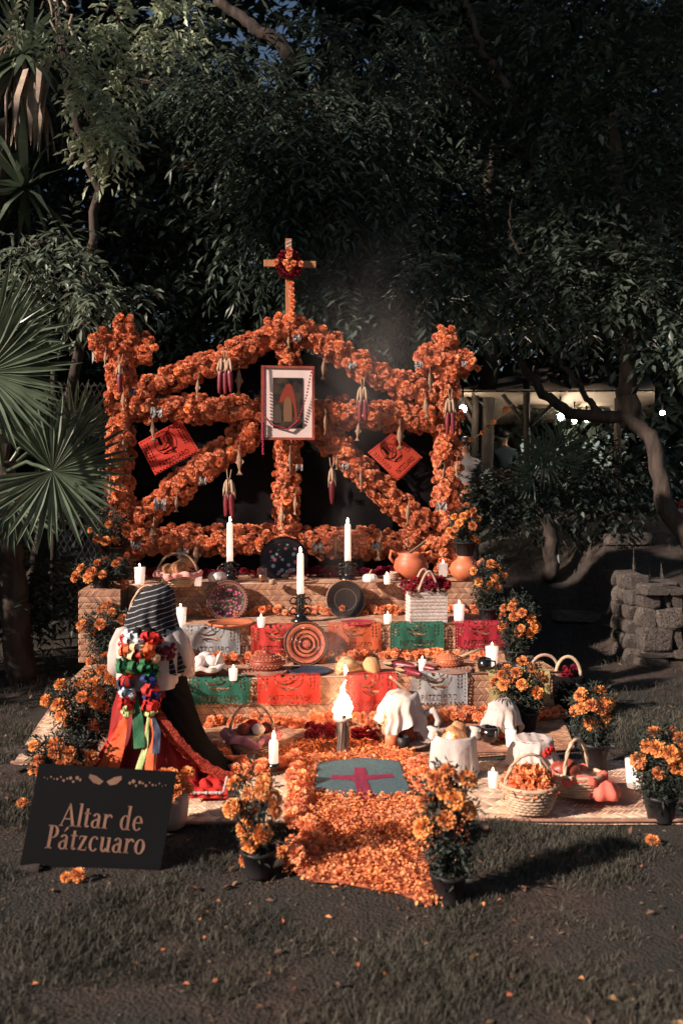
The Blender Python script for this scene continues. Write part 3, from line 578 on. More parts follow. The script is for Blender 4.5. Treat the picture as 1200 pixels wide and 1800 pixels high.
# ------------------------------------------------------------------ plates
def plate_mat(name, base, stops, vor=None, vc=None):
    m = mat(name, base, base, 10, .45, spec=.35, coat=.15); n = m.node_tree.nodes; L = m.node_tree.links; b = n[m['bsdf']]; tc = n.new('ShaderNodeTexCoord')
    sp = n.new('ShaderNodeSeparateXYZ'); L.new(tc.outputs['Object'], sp.inputs[0]); cb = n.new('ShaderNodeCombineXYZ'); L.new(sp.outputs[0], cb.inputs[0]); L.new(sp.outputs[1], cb.inputs[1])
    ln = n.new('ShaderNodeVectorMath'); ln.operation = 'LENGTH'; L.new(cb.outputs[0], ln.inputs[0])
    rp = n.new('ShaderNodeValToRGB'); rp.color_ramp.interpolation = 'CONSTANT'; e = rp.color_ramp.elements
    while len(e) < len(stops): e.new(.5)
    for el, (p_, c) in zip(e, stops): el.position = p_; el.color = (*lin(c), 1)
    L.new(ln.outputs['Value'], rp.inputs[0]); cs = rp.outputs[0]
    if vor:
        v = n.new('ShaderNodeTexVoronoi'); v.inputs['Scale'].default_value = vor[0]; L.new(tc.outputs['Object'], v.inputs[0])
        r2 = n.new('ShaderNodeValToRGB'); r2.color_ramp.elements[0].position = vor[1]; r2.color_ramp.elements[0].color = (1, 1, 1, 1); r2.color_ramp.elements[1].position = vor[1]+.05; r2.color_ramp.elements[1].color = (0, 0, 0, 1); L.new(v.outputs['Distance'], r2.inputs[0])
        rc = n.new('ShaderNodeValToRGB'); e = rc.color_ramp.elements; e[0].color = (*lin(vc[0]), 1); e[1].color = (*lin(vc[1]), 1); x = e.new(.5); x.color = (*lin(vc[2]), 1); rc.color_ramp.interpolation = 'CONSTANT'
        sx = n.new('ShaderNodeSeparateColor'); L.new(v.outputs['Color'], sx.inputs[0]); L.new(sx.outputs[0], rc.inputs[0])
        lim = n.new('ShaderNodeMath'); lim.operation = 'LESS_THAN'; lim.inputs[1].default_value = vor[2]; L.new(ln.outputs['Value'], lim.inputs[0])
        mu = n.new('ShaderNodeMath'); mu.operation = 'MULTIPLY'; L.new(r2.outputs[0], mu.inputs[0]); L.new(lim.outputs[0], mu.inputs[1])
        mx = n.new('ShaderNodeMixRGB'); L.new(mu.outputs[0], mx.inputs[0]); L.new(cs, mx.inputs[1]); L.new(rc.outputs[0], mx.inputs[2]); cs = mx.outputs[0]
    L.new(cs, b.inputs['Base Color']); return m
def plate(px, py, rpx, zsurf, v, label, m, lean=.22, beads=0, rings=0):
    c = AL(px, py, v); r = msz(rpx, c.y); t = thing('painted_plate', c, label, 'plate', 'plates stood on the altar', RZ)
    d = MB(); M = Matrix.Rotation(PI/2-lean, 4, 'X'); d.lathe([(r*.5, -.02), (r*.97, .004), (r, .012), (r*.96, .013), (r*.72, .002), (r*.55, -.006), (r*.02, -.006)], 48, fn=lambda a, rr, z: (rr*(1+.012*math.cos(a*30)), z) if rr > r*.9 else (rr, z))
    o = d.build('dish', m, t); o.rotation_euler = (PI/2-lean, 0, 0)
    for k in range(rings):
        q = r*(.24+.2*k); e = MB(); e.tube([(math.cos(a*PI/24)*q, math.sin(a*PI/24)*q, .0) for a in range(49)], .0045, 5, cap=False); e.build('raised_ring', DARKGL, t).rotation_euler = (PI/2-lean, 0, 0)
    if beads:
        bm = MB(); bm.ball((0, 0, 0), 1, 6, 4); me = bm.mesh('rim_bead')
        for k in range(beads):
            a = 2*PI*k/beads; o2 = link_mesh(me, 'rim_bead', m, t); pz = Matrix.Rotation(PI/2-lean, 4, 'X') @ Vector((math.cos(a)*r*.92, math.sin(a)*r*.92, .012)); o2.location = pz; o2.scale = [r*.035]*3
    st = MB(); zz = zsurf-c.z; st.box((0, .05, zz+.025), (r*1.1, .12, .05)); st.box((0, .09, zz+r*.5), (.03, .02, r*.9)); st.build('stand', DARKGL, t, False); return t
PM1 = plate_mat('plate_pink', '#4a2c26', [(0, '#3a1a1c'), (.135, '#7d5347'), (.165, '#2a1512'), (.175, '#8a6050'), (.195, '#1a0f0e')], (46, .42, .135), ('#a8566a', '#c48a90', '#4a5a3c'))
PM2 = plate_mat('plate_plain', '#2c2420', [(0, '#2b231f'), (.075, '#1a1512'), (.085, '#5a4a40'), (.092, '#241d1a'), (.155, '#8a6248'), (.165, '#201814')], (60, .14, .2), ('#6a4a3a', '#84604a', '#4a3a30'))
PM3 = plate_mat('plate_rings', '#8a4a34', [(0, '#b2664a'), (.02, '#8a3a34'), (.05, '#b56a4a'), (.09, '#8f4436'), (.125, '#b0684c'), (.143, '#1a0f0d'), (.153, '#8a5a40'), (.158, '#140c0b')], (70, .3, .15), ('#a04a3c', '#c08058', '#7a2a30'))
PM4 = plate_mat('plate_flowers', '#16110f', [(0, '#14100f'), (.17, '#2a1c1a'), (.19, '#14100f')], (22, .36, .15), ('#b0606a', '#c9b8b4', '#7d8a94'))
plate(400, 1056, 37, H2, V3-.12, 'dark plate painted with pink blossoms, stood below a corn pair', PM1, beads=44)
plate(607, 1054, 35, H2, V3-.12, 'plain dark brown glazed plate with a dotted rim', PM2)
plate(537, 1131, 39, H1, V2-.14, 'terracotta plate with black raised concentric rings', PM3, rings=4)
plate(499, 984, 42, H3, VA-.28, 'large black plate painted with pale and pink flowers', PM4, lean=.3, beads=40)
# ------------------------------------------------------------------ baskets, bags, pots, food
def drape_top(mb, r, H, drop, n=48, folds=9, seed=0, flare=.25, hole=0, ell=1.0):
    """cloth over a round mouth: a disc on top, then folds hanging down"""
    def fn(a, rr, z):
        k = min(1, max(0, -z/drop)) if z < 0 else 0; return rr*(1+(.10*math.sin(a*folds+seed)+.06*math.sin(a*(folds*1.7)+seed*2))*k), z+(.10*drop*math.sin(a*3+seed)*k) + .004*math.sin(a*5+rr*60)
    prof = [(hole or .002, 0.004)]+[(r*q, .006) for q in (.4, .7, .92)]+[(r*1.02, -.004)]+[(r*(1.03+flare*q), -drop*q) for q in (.15, .35, .55, .75, 1)]
    for _ in range(1): mb.lathe(prof, n, fn, (0, 0, H), cap=False)
def wicker_body(t, r0, r1, H, rows=9, n=44, ell=1.0, m=WICK, name='woven_side'):
    mb = MB()
    for k in range(rows):
        z = H*(k+.5)/rows; r = r0+(r1-r0)*math.sin((k+.5)/rows*PI/2); P = []
        for j in range(n+1):
            a = 2*PI*j/n; q = r+.0045*(1 if (j+k) % 2 else -1); P.append((math.cos(a)*q, math.sin(a)*q*ell, z+.002*math.sin(a*3+k)))
        mb.tube(P, H/rows*.54, 5, cap=False)
    mb.build(name, m, t)
    i = MB(); i.lathe([(r0*.9, .004), (r0*.96, .01), (r1*.97, H)], 24, cap=True); i.v = [(x, y*ell, z) for x, y, z in i.v]; i.build('liner', m, t)
    rm = MB(); P = [(math.cos(2*PI*j/36)*r1*1.02, math.sin(2*PI*j/36)*r1*1.02*ell, H+.004) for j in range(37)]; rm.tube(P, .011, 7, cap=False); rm.build('rim', m, t)
def handle(t, r, H, top, ang=0, m=WICK, rad=.009, lean=0):
    for q in (0, 1):
        mb = MB(); P = []
        for k in range(25):
            s_ = k/24; a = s_*PI; x = -math.cos(a)*r; z = H*.5+(top-H*.5)*math.sin(a)**.8; tw = s_*26+q*PI
            P.append((x*math.cos(ang)+math.cos(tw)*rad*.5, x*math.sin(ang)+lean*math.sin(a)+math.sin(tw)*rad*.5, z))
        mb.tube(P, rad*.75, 6); mb.build('handle', m, t)
def puff_cloth(t, r, H, m, seed=0, name='cloth', out=1.15, ell=1.0):
    mb = MB(); mb.lathe([(r*.3, H*.75), (r*.75, H*.85), (r*.98, H*1.04), (r*1.08, H*1.08), (r*out, H*.92), (r*out*.98, H*.7)], 54, lambda a, rr, z: (rr*(1+.07*math.sin(a*7+seed)+.04*math.sin(a*13+seed)), z+H*(.10*math.sin(a*5+seed)+.05*math.sin(a*11))), cap=False)
    mb.v = [(x, y*ell, z) for x, y, z in mb.v]; mb.build(name, m, t)
def loaf(t, c, r, m=BREAD, name='loaf', seed=0):
    mb = MB(); mb.ball((0, 0, 0), r, 18, 10, lambda x, y, z: 1+.05*math.sin(x*7+seed)+.05*math.sin(y*6+z*5+seed)); o = mb.build(name, m, t); o.location = c; o.rotation_euler = (R(-.2, .2), R(-.2, .2), R(0, 3)); return o
# bread basket, top step
p = GR(312, 1030, H3); Z = p.y; t = thing('bread_basket', p, 'handled bread basket lined with pink cloth on top step', 'basket'); wicker_body(t, .10, .16, .10, 6); handle(t, .165, .08, .27); puff_cloth(t, .165, .11, PINKC, 1)
for c, r in (((.02, 0, .14), (.1, .08, .06)), ((-.08, .03, .13), (.07, .07, .05)), ((.06, .05, .18), (.08, .07, .05))): loaf(t, c, r, seed=c[0]*50)
# basket behind the woman
p = GR(262, 1180, H1); t = thing('tall_handled_basket', p, 'basket with tall hoop handle behind the kneeling woman', 'basket'); wicker_body(t, .13, .17, .2, 9); handle(t, .17, .2, .62); puff_cloth(t, .16, .2, CLOTH, 2)
# white pumpkins
def pumpkin(px, py, h, rpx, label, m=PUMP, tall=.72):
    p = GR(px, py, h); r = msz(rpx, p.y); t = thing('pumpkin', p, label, 'pumpkin', 'pumpkins on the altar'); b = MB(); b.ball((0, 0, r*tall), (r, r, r*tall), 40, 12, lambda x, y, z: (1-.07*abs(math.cos(math.atan2(y, x)*5)))*(1-.18*max(0, abs(z)-.75)*4)); b.build('flesh', m, t)
    s_ = MB(); s_.tube([(0, 0, r*tall*1.75), (.004, 0, r*tall*2.2), (.016, 0, r*tall*2.6)], [.012, .007, .006], 7); s_.build('stalk', HUSK, t)
pumpkin(382, 1027, H3, 17, 'small white pumpkin beside the taper under corn pair'); pumpkin(650, 1027, H3, 14, 'small white pumpkin beside the taper behind dark plate')
# drinking glass and tiny cup
p = GR(461, 1026, H3); t = thing('drinking_glass', p, 'clear drinking glass of amber liquid before the flowered plate', 'glass'); b = MB(); b.lathe([(.03, 0), (.042, .13), (.04, .13), (.029, .006)], 20, cap=False); b.build('glass', GLASS, t); b = MB(); b.lathe([(.028, .006), (.035, .075), (.002, .075)], 16); b.build('liquid', mat('amber', '#7a4a2a', '#8a5a34', 5, .2), t)
def cup(px, py, h, r, H, label, m, handle_=True):
    p = GR(px, py, h); t = thing('cup', p, label, 'cup', 'cups on the altar'); b = MB(); b.lathe([(r*.8, 0), (r, H*.4), (r*.98, H), (r*.88, H), (r*.86, H*.2), (.002, H*.15)], 22); b.build('cup_body', m, t)
    if handle_: k = MB(); k.tube([(r*.9, 0, H*.8), (r*1.5, 0, H*.75), (r*1.6, 0, H*.45), (r*.95, 0, H*.2)], .007, 6); k.build('handle', m, t)
    return t
cup(478, 1028, H3, .025, .045, 'tiny pale cup beside the drinking glass', HUSK); cup(851, 1180, H1, .05, .095, 'black mug on the lowest step by candle glass', DARKGL)
cup(688, 1313, .03, .043, .085, 'small pale clay cup in front of cloth covered jar', CLAY, False); cup(708, 1316, .03, .038, .075, 'small dark cup on red saucer before covered jar', POT, False)
cup(860, 1302, .03, .06, .09, 'round black glazed pot beside cloth topped clay pot', DARKGL, False)
# corn and fish pile on the top step
def lying_corn(px, py, h, L, rz, label, m=CORN):
    p = GR(px, py, h); t = thing('corn_cob', p+Vector((0, 0, .028)), label, 'corn', 'corn cobs lying on steps', rz); c, k = MB(), MB(); corn_cob(c, k, Vector((0, 0, 0)), L, .028, 0)
    for o in (c.build('cob', m, t), k.build('husk', HUSK, t)): o.rotation_euler = (0, -PI/2, 0)
lying_corn(495, 1018, H3, .26, -.5, 'dark red corn cob lying before flowered plate'); lying_corn(672, 1172, H1, .28, -.55, 'dark red corn cob lying behind another cob on lowest step'); lying_corn(695, 1182, H1, .26, -.9, 'dark red corn cob lying beside small candle on lowest step'); lying_corn(722, 1176, H1, .22, -.75, 'short dark corn cob pointing at lidded dish')
t = thing('fish_pile', GR(552, 1028, H3), 'pile of pale dried fish on the top step', 'fish')
for i in range(7):
    o = link_mesh(FM, 'fish_body', FISH, t); o.location = (R(-.05, .05), R(-.03, .03), .02+i*.006); o.scale = [.16]*3; o.rotation_euler = (PI/2, 0, PI/2+R(-.4, .4))
# clay pot with molinillo
p = GR(722, 1018, H3); t = thing('clay_pot', p, 'open clay pot with two ears on top step', 'pot'); b = MB(); b.lathe([(.08, 0), (.13, .05), (.155, .11), (.14, .17), (.11, .205), (.125, .235), (.115, .235), (.1, .2), (.12, .12), (.002, .03)], 32); b.build('pot_body', CLAY, t)
for s_ in (-1, 1): k = MB(); k.tube([(s_*.12, 0, .22), (s_*.175, 0, .25), (s_*.185, 0, .19), (s_*.15, 0, .14)], .014, 7); k.build('ear', CLAY, t)
a = AL(698, 988, VA-.5); b_ = AL(747, 952, VA-.4); t = thing('wooden_whisk', a, 'carved wooden chocolate whisk laid across the clay pot', 'whisk'); L = (b_-a).length; k = MB(); k.lathe([(.005, 0), (.028, .01), (.03, .06), (.02, .075), (.026, .085), (.026, .11), (.013, .12), (.012, L), (.004, L+.004)], 16, M=(b_-a).to_track_quat('Z', 'Y').to_matrix().to_4x4()); k.build('whisk_body', HUSK, t)
k = MB()
for z in (.025, .05, .098): k.lathe([(.027, z-.004), (.031, z), (.027, z+.004)], 16, M=(b_-a).to_track_quat('Z', 'Y').to_matrix().to_4x4(), cap=False)
k.build('dark_band', BLACK, t)
# clay jug carrying a plant
p = GR(817, 1021, H3); JUG = p.copy(); t = thing('clay_jug', p, 'round clay jug with spout carrying potted marigolds', 'jug'); b = MB(); b.lathe([(.07, 0), (.125, .06), (.135, .11), (.11, .16), (.07, .19), (.065, .23), (.075, .25), (.062, .25), (.055, .2), (.002, .19)], 32); b.build('jug_body', CLAY, t)
k = MB(); k.tube([(.08, -.04, .12), (.13, -.06, .17), (.15, -.07, .19)], [.03, .024, .02], 10); k.build('spout', CLAY, t)
# small goods right of the pot
p = GR(688, 1020, H3); t = thing('coiled_rope', p, 'small coil of pale rope beside the clay pot', 'rope'); k = MB(); k.tube([(math.cos(a*.35)*.05, math.sin(a*.35)*.045, .012+a*.0009) for a in range(60)], .011, 6); k.build('coil', STRAWP, t)
# woven bag of red flowers
p = GR(749, 1093, H2); t = thing('woven_flower_bag', p, 'square white woven bag of dark red flowers', 'bag', None, RZ); bw, bh, bdp = msz(66, p.y)/2, msz(54, p.y), .09
for (org, du, su) in (((-bw, -bdp, 0), (1, 0, 0), 2*bw), ((bw, bdp, 0), (-1, 0, 0), 2*bw), ((bw, -bdp, 0), (0, 1, 0), 2*bdp), ((-bw, bdp, 0), (0, -1, 0), 2*bdp)): weave_part('woven_side', t, org, du, (0, 0, 1), su, bh, CLOTH, .026, .018)
MB().box((0, 0, bh*.45), (2*bw-.01, 2*bdp-.01, bh*.9)).build('bag_core', STRAW, t, False)
for y in (-.08, .08): k = MB(); k.tube([(-.09+.18*s/12, y*(1+.3*math.sin(s/12*PI)), bh*.9+.19*math.sin(s/12*PI)) for s in range(13)], .011, 7); k.build('handle', STRAWP, t)
bf = thing('red_flower_bunch', p+Vector((0, 0, bh)), 'bunch of dark red celosia filling the woven bag', 'flowers')
for i in range(26): o = link_mesh(CELM[i % 2], 'celosia_head', None, bf); o.location = (R(-bw, bw)*1.1, R(-.11, .07), R(.0, .09)); o.scale = [R(.04, .058)]*3
# discs of clay and felt
def disc(px, py, h, wpx, th, label, m, cat='tray'):
    p = GR(px, py, h); r = msz(wpx/2, p.y); t = MB(); t.lathe([(r*.9, .006), (r, .006+th*.5), (r*.99, .006+th), (r*.94, .006+th), (r*.9, .006+th*.7), (.002, .006+th*.7)], 40); o = t.build('round_tray', m); o.location = p; return tag(o, label, cat, 'round trays on the altar')
disc(405, 1100, H2, 82, .025, 'flat round terracotta tray below the pink blossom plate', CLAY); disc(630, 1097, H2, 62, .012, 'flat round magenta felt disc beside green banner', mat('magenta_felt', '#8c1838', '#9c2444', 9, .9)); disc(545, 1182, H1, 74, .014, 'flat round dark blue disc under the ringed plate', mat('blue_felt', '#222c3c', '#2c384a', 9, .9))
# cloth wrapped bread on the lowest step
p = GR(358, 1188, H1); t = thing('wrapped_bread_bowl', p, 'bowl of pale fruit and bread wrapped in white cloth', 'bowl'); k = MB(); k.lathe([(.06, 0), (.11, .03), (.13, .06), (.12, .06), (.002, .03)], 24); k.build('bowl_body', CLAYD, t); puff_cloth(t, .13, .08, CLOTH, 3, out=1.25)
for c, r in (((-.03, 0, .1), (.06, .05, .045)), ((.05, .02, .1), (.05, .05, .04)), ((0, .05, .12), (.05, .05, .04))): loaf(t, c, r, PUMP, 'fruit', c[0]*30)
k = MB(); k.add([(.08, -.04, .06), (.13, .0, .06), (.17, .03, .02), (.12, 0, .17), (.09, .02, .14)], [(0, 1, 3), (1, 2, 3), (0, 3, 4)]); k.build('cloth_corner', CLOTH, t, False)
# casseroles
def casserole(px, py, h, rpx, label, mat_size, mm=CLAYD, sc_=1.0):
    p = GR(px, py, h); r = msz(rpx, p.y); t = thing('casserole', p+Vector((0, 0, .012)), label, 'casserole', 'clay casseroles')
    k = MB(); k.lathe([(r*.8, 0), (r, r*.18), (r*1.02, r*.55), (r*.98, r*.62), (r*.9, r*.6), (.01, r*.5)], 36); k.build('pot_body', mm, t)
    k = MB(); k.lathe([(r*1.02, r*.62), (r*.98, r*.7), (r*.6, r*.95), (r*.2, r*1.05), (r*.16, r*1.12), (r*.2, r*1.2), (.01, r*1.22)], 36); k.build('lid', mm, t)
    d = MB(); d.ball((0, 0, 0), 1, 6, 4); me = d.mesh('painted_dot')
    for row, (rr, z, n) in enumerate(((1.0, .25, 26), (1.03, .4, 26), (.9, .76, 22), (.66, .92, 16))):
        for i in range(n): a = 2*PI*(i+.5*(row % 2))/n; o = link_mesh(me, 'painted_dot', HUSK, t); o.location = (math.cos(a)*r*rr, math.sin(a)*r*rr, r*z); o.scale = [r*.05]*3
    for s_ in (-1, 1): e = MB(); e.tube([(s_*r*.95, 0, r*.5), (s_*r*1.22, 0, r*.58), (s_*r*1.22, 0, r*.4), (s_*r*.95, 0, r*.3)], r*.07, 6); e.build('ear', mm, t)
    return t
def coil_mat(px, py, h, rpx, label, m=STRAW):
    p = GR(px, py, h); r = msz(rpx, p.y); k = MB(); nt_ = 7; k.tube([(math.cos(a*.26)*r*a/(nt_*24), math.sin(a*.26)*r*a/(nt_*24), .012) for a in range(4, nt_*24)], r/nt_*.62, 5, flat=.5); o = k.build('coiled_mat', m); o.location = p; tag(o, label, 'mat', 'round coiled mats')
coil_mat(465, 1183, H1, 44, 'round coiled straw mat under the dotted casserole'); casserole(467, 1180, H1, 28, 'large lidded casserole with pale painted dots', 0); coil_mat(788, 1178, H1, 46, 'round straw mat under the lower lidded dish'); casserole(787, 1174, H1, 22, 'low lidded clay dish beside black mug', 0, CLAY)
p = GR(800, 1170, H1); k = MB(); k.tube([(.03, -.03, .07), (.18, -.03, .13)], [.012, .009], 7); o = k.build('wooden_spoon_handle', HUSK); o.location = p; tag(o, 'pale wooden spoon handle leaning on the low lidded dish', 'spoon')
# squash
def squash(px, py, h, L, rz, label, m):
    p = GR(px, py, h); t = thing('squash', p, label, 'squash', 'squashes on the lowest step', rz); k = MB(); n = 40
    k.loft([[(x*L, math.cos(2*PI*j/n)*rr*L*(1-.06*abs(math.cos(PI*j/n*8))), rr*L+math.sin(2*PI*j/n)*rr*L*(1-.06*abs(math.cos(PI*j/n*8)))-.0) for j in range(n)] for x, rr in ((-.5, .03), (-.46, .16), (-.3, .25), (-.1, .25), (.08, .17), (.25, .11), (.42, .09), (.5, .03))], cap=True); k.build('flesh', m, t)
    s_ = MB(); s_.tube([(.48*L, 0, .08*L), (.6*L, 0, .13*L)], [.012, .008], 6); s_.build('stalk', HUSK, t)
SQ = mat('squash_skin', '#b58a5e', '#d0a878', 10, .5); squash(645, 1182, H1, .24, 2.2, 'round necked orange tan squash beside corn cobs', SQ); squash(620, 1184, H1, .26, .5, 'striped pale squash near the fire smoke', mat('squash_stripe', '#8a7250', '#d2b488', 3, .5, aniso=(1, 14, 14)))
# dark red celosia row on the top step, and by the torch
def celosia_row(name, label, pts, n, h, r, jz=.03):
    c = GR(*pts[0], h); t = thing(name, c, label, 'flowers')
    for i in range(n):
        s_ = R(0, len(pts)-1.001); k = int(s_); q = GR(pts[k][0]+(pts[k+1][0]-pts[k][0])*(s_-k), pts[k][1]+(pts[k+1][1]-pts[k][1])*(s_-k), h)-c
        o = link_mesh(CELM[i % 2], 'celosia_head', None, t); o.location = q+Vector((R(-.02, .02), R(-.05, .05), R(.02, .02+jz))); o.scale = [r*R(.75, 1.15)]*3; o.rotation_euler = (R(-.5, .5), R(-.5, .5), R(0, 6))
celosia_row('celosia_row', 'long row of dark red celosia heads below the arch', [(262, 1017), (400, 1016), (560, 1015), (660, 1015), (700, 1015)], 110, H3, .042, .05)
celosia_row('celosia_bunch', 'dark red celosia heads at the foot of burning torch', [(545, 1302), (580, 1304), (600, 1300)], 18, .02, .038, .07); celosia_row('celosia_bunch', 'dark red celosia heads between torch and clay cup', [(628, 1303), (672, 1306)], 14, .02, .036, .05)
# marigold garlands at the foot of each step
def garland(label, v, px0, px1, h, n, r=.034, skip=()):
    ua = UV(AL(px0, 1100, v))[0]; ub = UV(AL(px1, 1100, v))[0]; t = thing('marigold_garland', W((ua+ub)/2, v, h), label, 'garland', 'marigold garlands along the steps', RZ)
    for i in range(n):
        u = R(-.5, .5)*(ub-ua); flower('marigold', t, (u, -R(.01, .13), R(.02, .075)), r*R(.8, 1.2), (R(-.5, .5), -1, R(.2, 1)))
garland('marigold garland where top and middle steps meet', V3-.01, 300, 848, H2, 105, .03); garland('marigold garland where middle and lowest steps meet', V2-.01, 330, 860, H1, 105, .03); garland('marigold garland on the ground against the lowest step', -.03, 355, 985, .02, 125, .033)
def loop_garland(label, pts, n, r, name='marigold_garland', h=.02):
    c = GR(*pts[0], h); t = thing(name, c, label, 'garland', 'marigold garlands on the mats')
    for i in range(n):
        s_ = R(0, len(pts)-1.001); k = int(s_); q = GR(pts[k][0]+(pts[k+1][0]-pts[k][0])*(s_-k), pts[k][1]+(pts[k+1][1]-pts[k][1])*(s_-k), h)-c
        flower('marigold', t, q+Vector((R(-.04, .04), R(-.05, .05), R(.02, .07))), r*R(.8, 1.2), (R(-.5, .5), -R(0, 1), 1))
loop_garland('curved marigold garland around the pink lined basket', [(376, 1322), (385, 1345), (430, 1362), (480, 1362), (520, 1350)], 62, .04); loop_garland('marigold heads edging the petal carpet beside the pillar candle', [(520, 1355), (522, 1400), (520, 1440), (545, 1480)], 34, .038); loop_garland('marigold heads edging petal carpet near front pot in leaf', [(735, 1352), (752, 1400), (770, 1440), (800, 1480)], 40, .038)
loop_garland('marigold heads scattered in two rows by the dark holder', [(500, 1535), (530, 1510), (560, 1490)], 9, .036)
# handled basket with pink cloth
p = GR(443, 1322, .02); t = thing('pink_lined_basket', p, 'round basket with tall arched handle and pink cloth', 'basket'); wicker_body(t, .1, .145, .11, 7); handle(t, .14, .1, .30, .1); puff_cloth(t, .15, .12, mat('rose_cloth', '#b8707a', '#c88a90', 9, .9, bump=.3, bscale=40), 5, out=1.2)
for c, r, m in (((-.05, 0, .14), .045, CLAYD), ((.04, -.02, .145), .04, PUMP), ((.0, .05, .15), .045, REDC), ((.08, .04, .14), .04, CLAYD)): loaf(t, c, (r, r, r*.85), m, 'fruit', c[0]*40)
# burning torch: bundle of resin wood
p = GR(602, 1324, .02); t = thing('burning_torch', p, 'burning bundle of split resin wood standing on the petals', 'torch')
TW = mat('split_wood', '#5a5248', '#94887a', 8, .8, aniso=(10, 10, 1)); hT = msz(75, p.y)
for i in range(10):
    k = MB(); a = i*.63; k.box((0, 0, hT/2), (.022, .016, hT*R(.85, 1.05))); o = k.build('wood_splint', TW, t, False); o.location = (math.cos(a)*.028, math.sin(a)*.028, 0); o.rotation_euler = (R(-.1, .1), R(-.12, .12), R(0, 3))
k = MB(); k.tube([(math.cos(a*PI/8)*.05, math.sin(a*PI/8)*.05, hT*.82+.004*math.sin(a)) for a in range(17)], .012, 6, cap=False); k.build('binding', CLOTH, t)
for i, (x, y, h_, r_, ln) in enumerate(((-.02, 0, .15, .034, -.02), (.02, .01, .17, .034, .015), (0, -.02, .13, .036, .0), (-.045, .01, .09, .022, -.03), (.045, 0, .10, .022, .03), (.005, 0, .25, .022, .012), (-.012, .01, .20, .020, -.012), (.03, .0, .13, .018, .045))):
    k = MB(); P = [Vector((x*(1-.3*q/10)+ln*(q/10)**2+.016*math.sin(q*.9+i*2.1)*(q/10), y+.012*math.sin(q*1.1+i)*(q/10), h_*q/10-.02)) for q in range(11)]; k.tube(P, [max(.002, r_*math.sin(min(1, (q+1.2)/5.5)*PI/2)*(1-(q/10)**2.2)*(1+.18*math.sin(q*2.3+i))) for q in range(11)], 9); o = k.build('flame', FIRE, t); o.location = (0, 0, hT*.92); o.scale = (.85, .85, .9)
k = MB(); k.tube([(.012, 0, hT*.92+.24), (.02, 0, hT*.92+.265), (.014, 0, hT*.92+.30)], [.003, .011, .002], 8); k.build('flame', FIRE, t)
# jar under a white cloth
p = GR(705, 1302, .03); t = thing('cloth_covered_jar', p, 'clay jar under a draped white cloth by the torch', 'jar'); k = MB(); k.lathe([(.085, 0), (.103, .05), (.105, .12), (.10, .2), (.085, .28)], 30); k.build('jar_body', CLAYD, t)
def square_cloth(H, r0, S, rot, seed, wr=.02, dome=.02, n=36):
    k = MB(); V = []
    for j in range(n+1):
        for i in range(n+1):
            x, y = (i/n-.5)*S, (j/n-.5)*S; d = math.hypot(x, y); a = math.atan2(y, x)+rot; q = max(0, d-r0); f = 1.1*(1-2*abs(math.sin(a*3.5+seed)))+.6*math.sin(a*11+seed*2.3)+.45*(1-2*abs(math.sin(a*9.5+seed)))
            rr = min(d, r0)+q*(.30+.10*f) if d > r0 else d; z = H+dome*max(0, 1-(d/r0)**2)-q*(.93-.05*f)-.5*q*q
            z += wr*.35*math.sin(x*38+y*17+seed)*math.sin(y*31-x*9)+.0025*(1-2*abs(math.sin(x*47-y*29+seed))); V.append((math.cos(a)*rr+.006*math.sin(z*50), math.sin(a)*rr+.006*math.sin(z*43+1), max(z, .008)))
    return k.add(V, [(j*(n+1)+i, j*(n+1)+i+1, (j+1)*(n+1)+i+1, (j+1)*(n+1)+i) for j in range(n) for i in range(n)])
cl = square_cloth(.30, .105, .55, .3, 1.3); n = 64
def jarcloth(a, r, z):
    q = min(1, max(0, (r-.1)/.12)); f = abs(math.sin(a*2+.6))**.8; return r*(1+.10*math.sin(a*7)*q), z+(-.10+.15*f)*q+.02*math.sin(a*11)*q
cl.build('cloth', CLOTH, t)
k = MB(); k.tube([(.12, 0, .16), (.2, -.02, .2), (.235, -.03, .14), (.21, -.03, .07), (.15, 0, .06)], .022, 8); k.build('handle', CLOTH, t)
a = AT(740, 1238, p.y); b_ = AT(686, 1190, p.y-.05); k = MB(); k.box((0, 0, (b_-a).length/2), (.045, .014, (b_-a).length), (b_-a).to_track_quat('Z', 'Y').to_matrix().to_4x4()); o = k.build('wooden_spatula', STRAWP, None, False); o.location = a; tag(o, 'pale flat wooden spatula sticking out of covered jar', 'spatula')
coil_mat(708, 1305, .022, 48, 'round coiled mat under the cloth covered jar', STRAWP)
# clay pot with cloth on top
p = GR(882, 1292, .03); t = thing('cloth_topped_pot', p, 'clay pot topped with embroidered white cloth beside pot plant', 'pot'); k = MB(); k.lathe([(.078, 0), (.088, .05), (.086, .13), (.078, .18)], 28); k.build('pot_body', CLAY, t)
k = square_cloth(.20, .09, .40, .9, 4.1, .02, .045); k.build('cloth', CLOTH, t)
for q in range(5):
    e = MB(); a0 = -2.6+q*.42; e.tube([(math.cos(a0+.05*math.sin(w_*2))*(.03+.012*w_), math.sin(a0+.05*math.sin(w_*2))*(.03+.012*w_), .246-.0055*w_*w_*.5) for w_ in range(6)], .0022, 5); e.build('stitched_line', PLANTG, t)
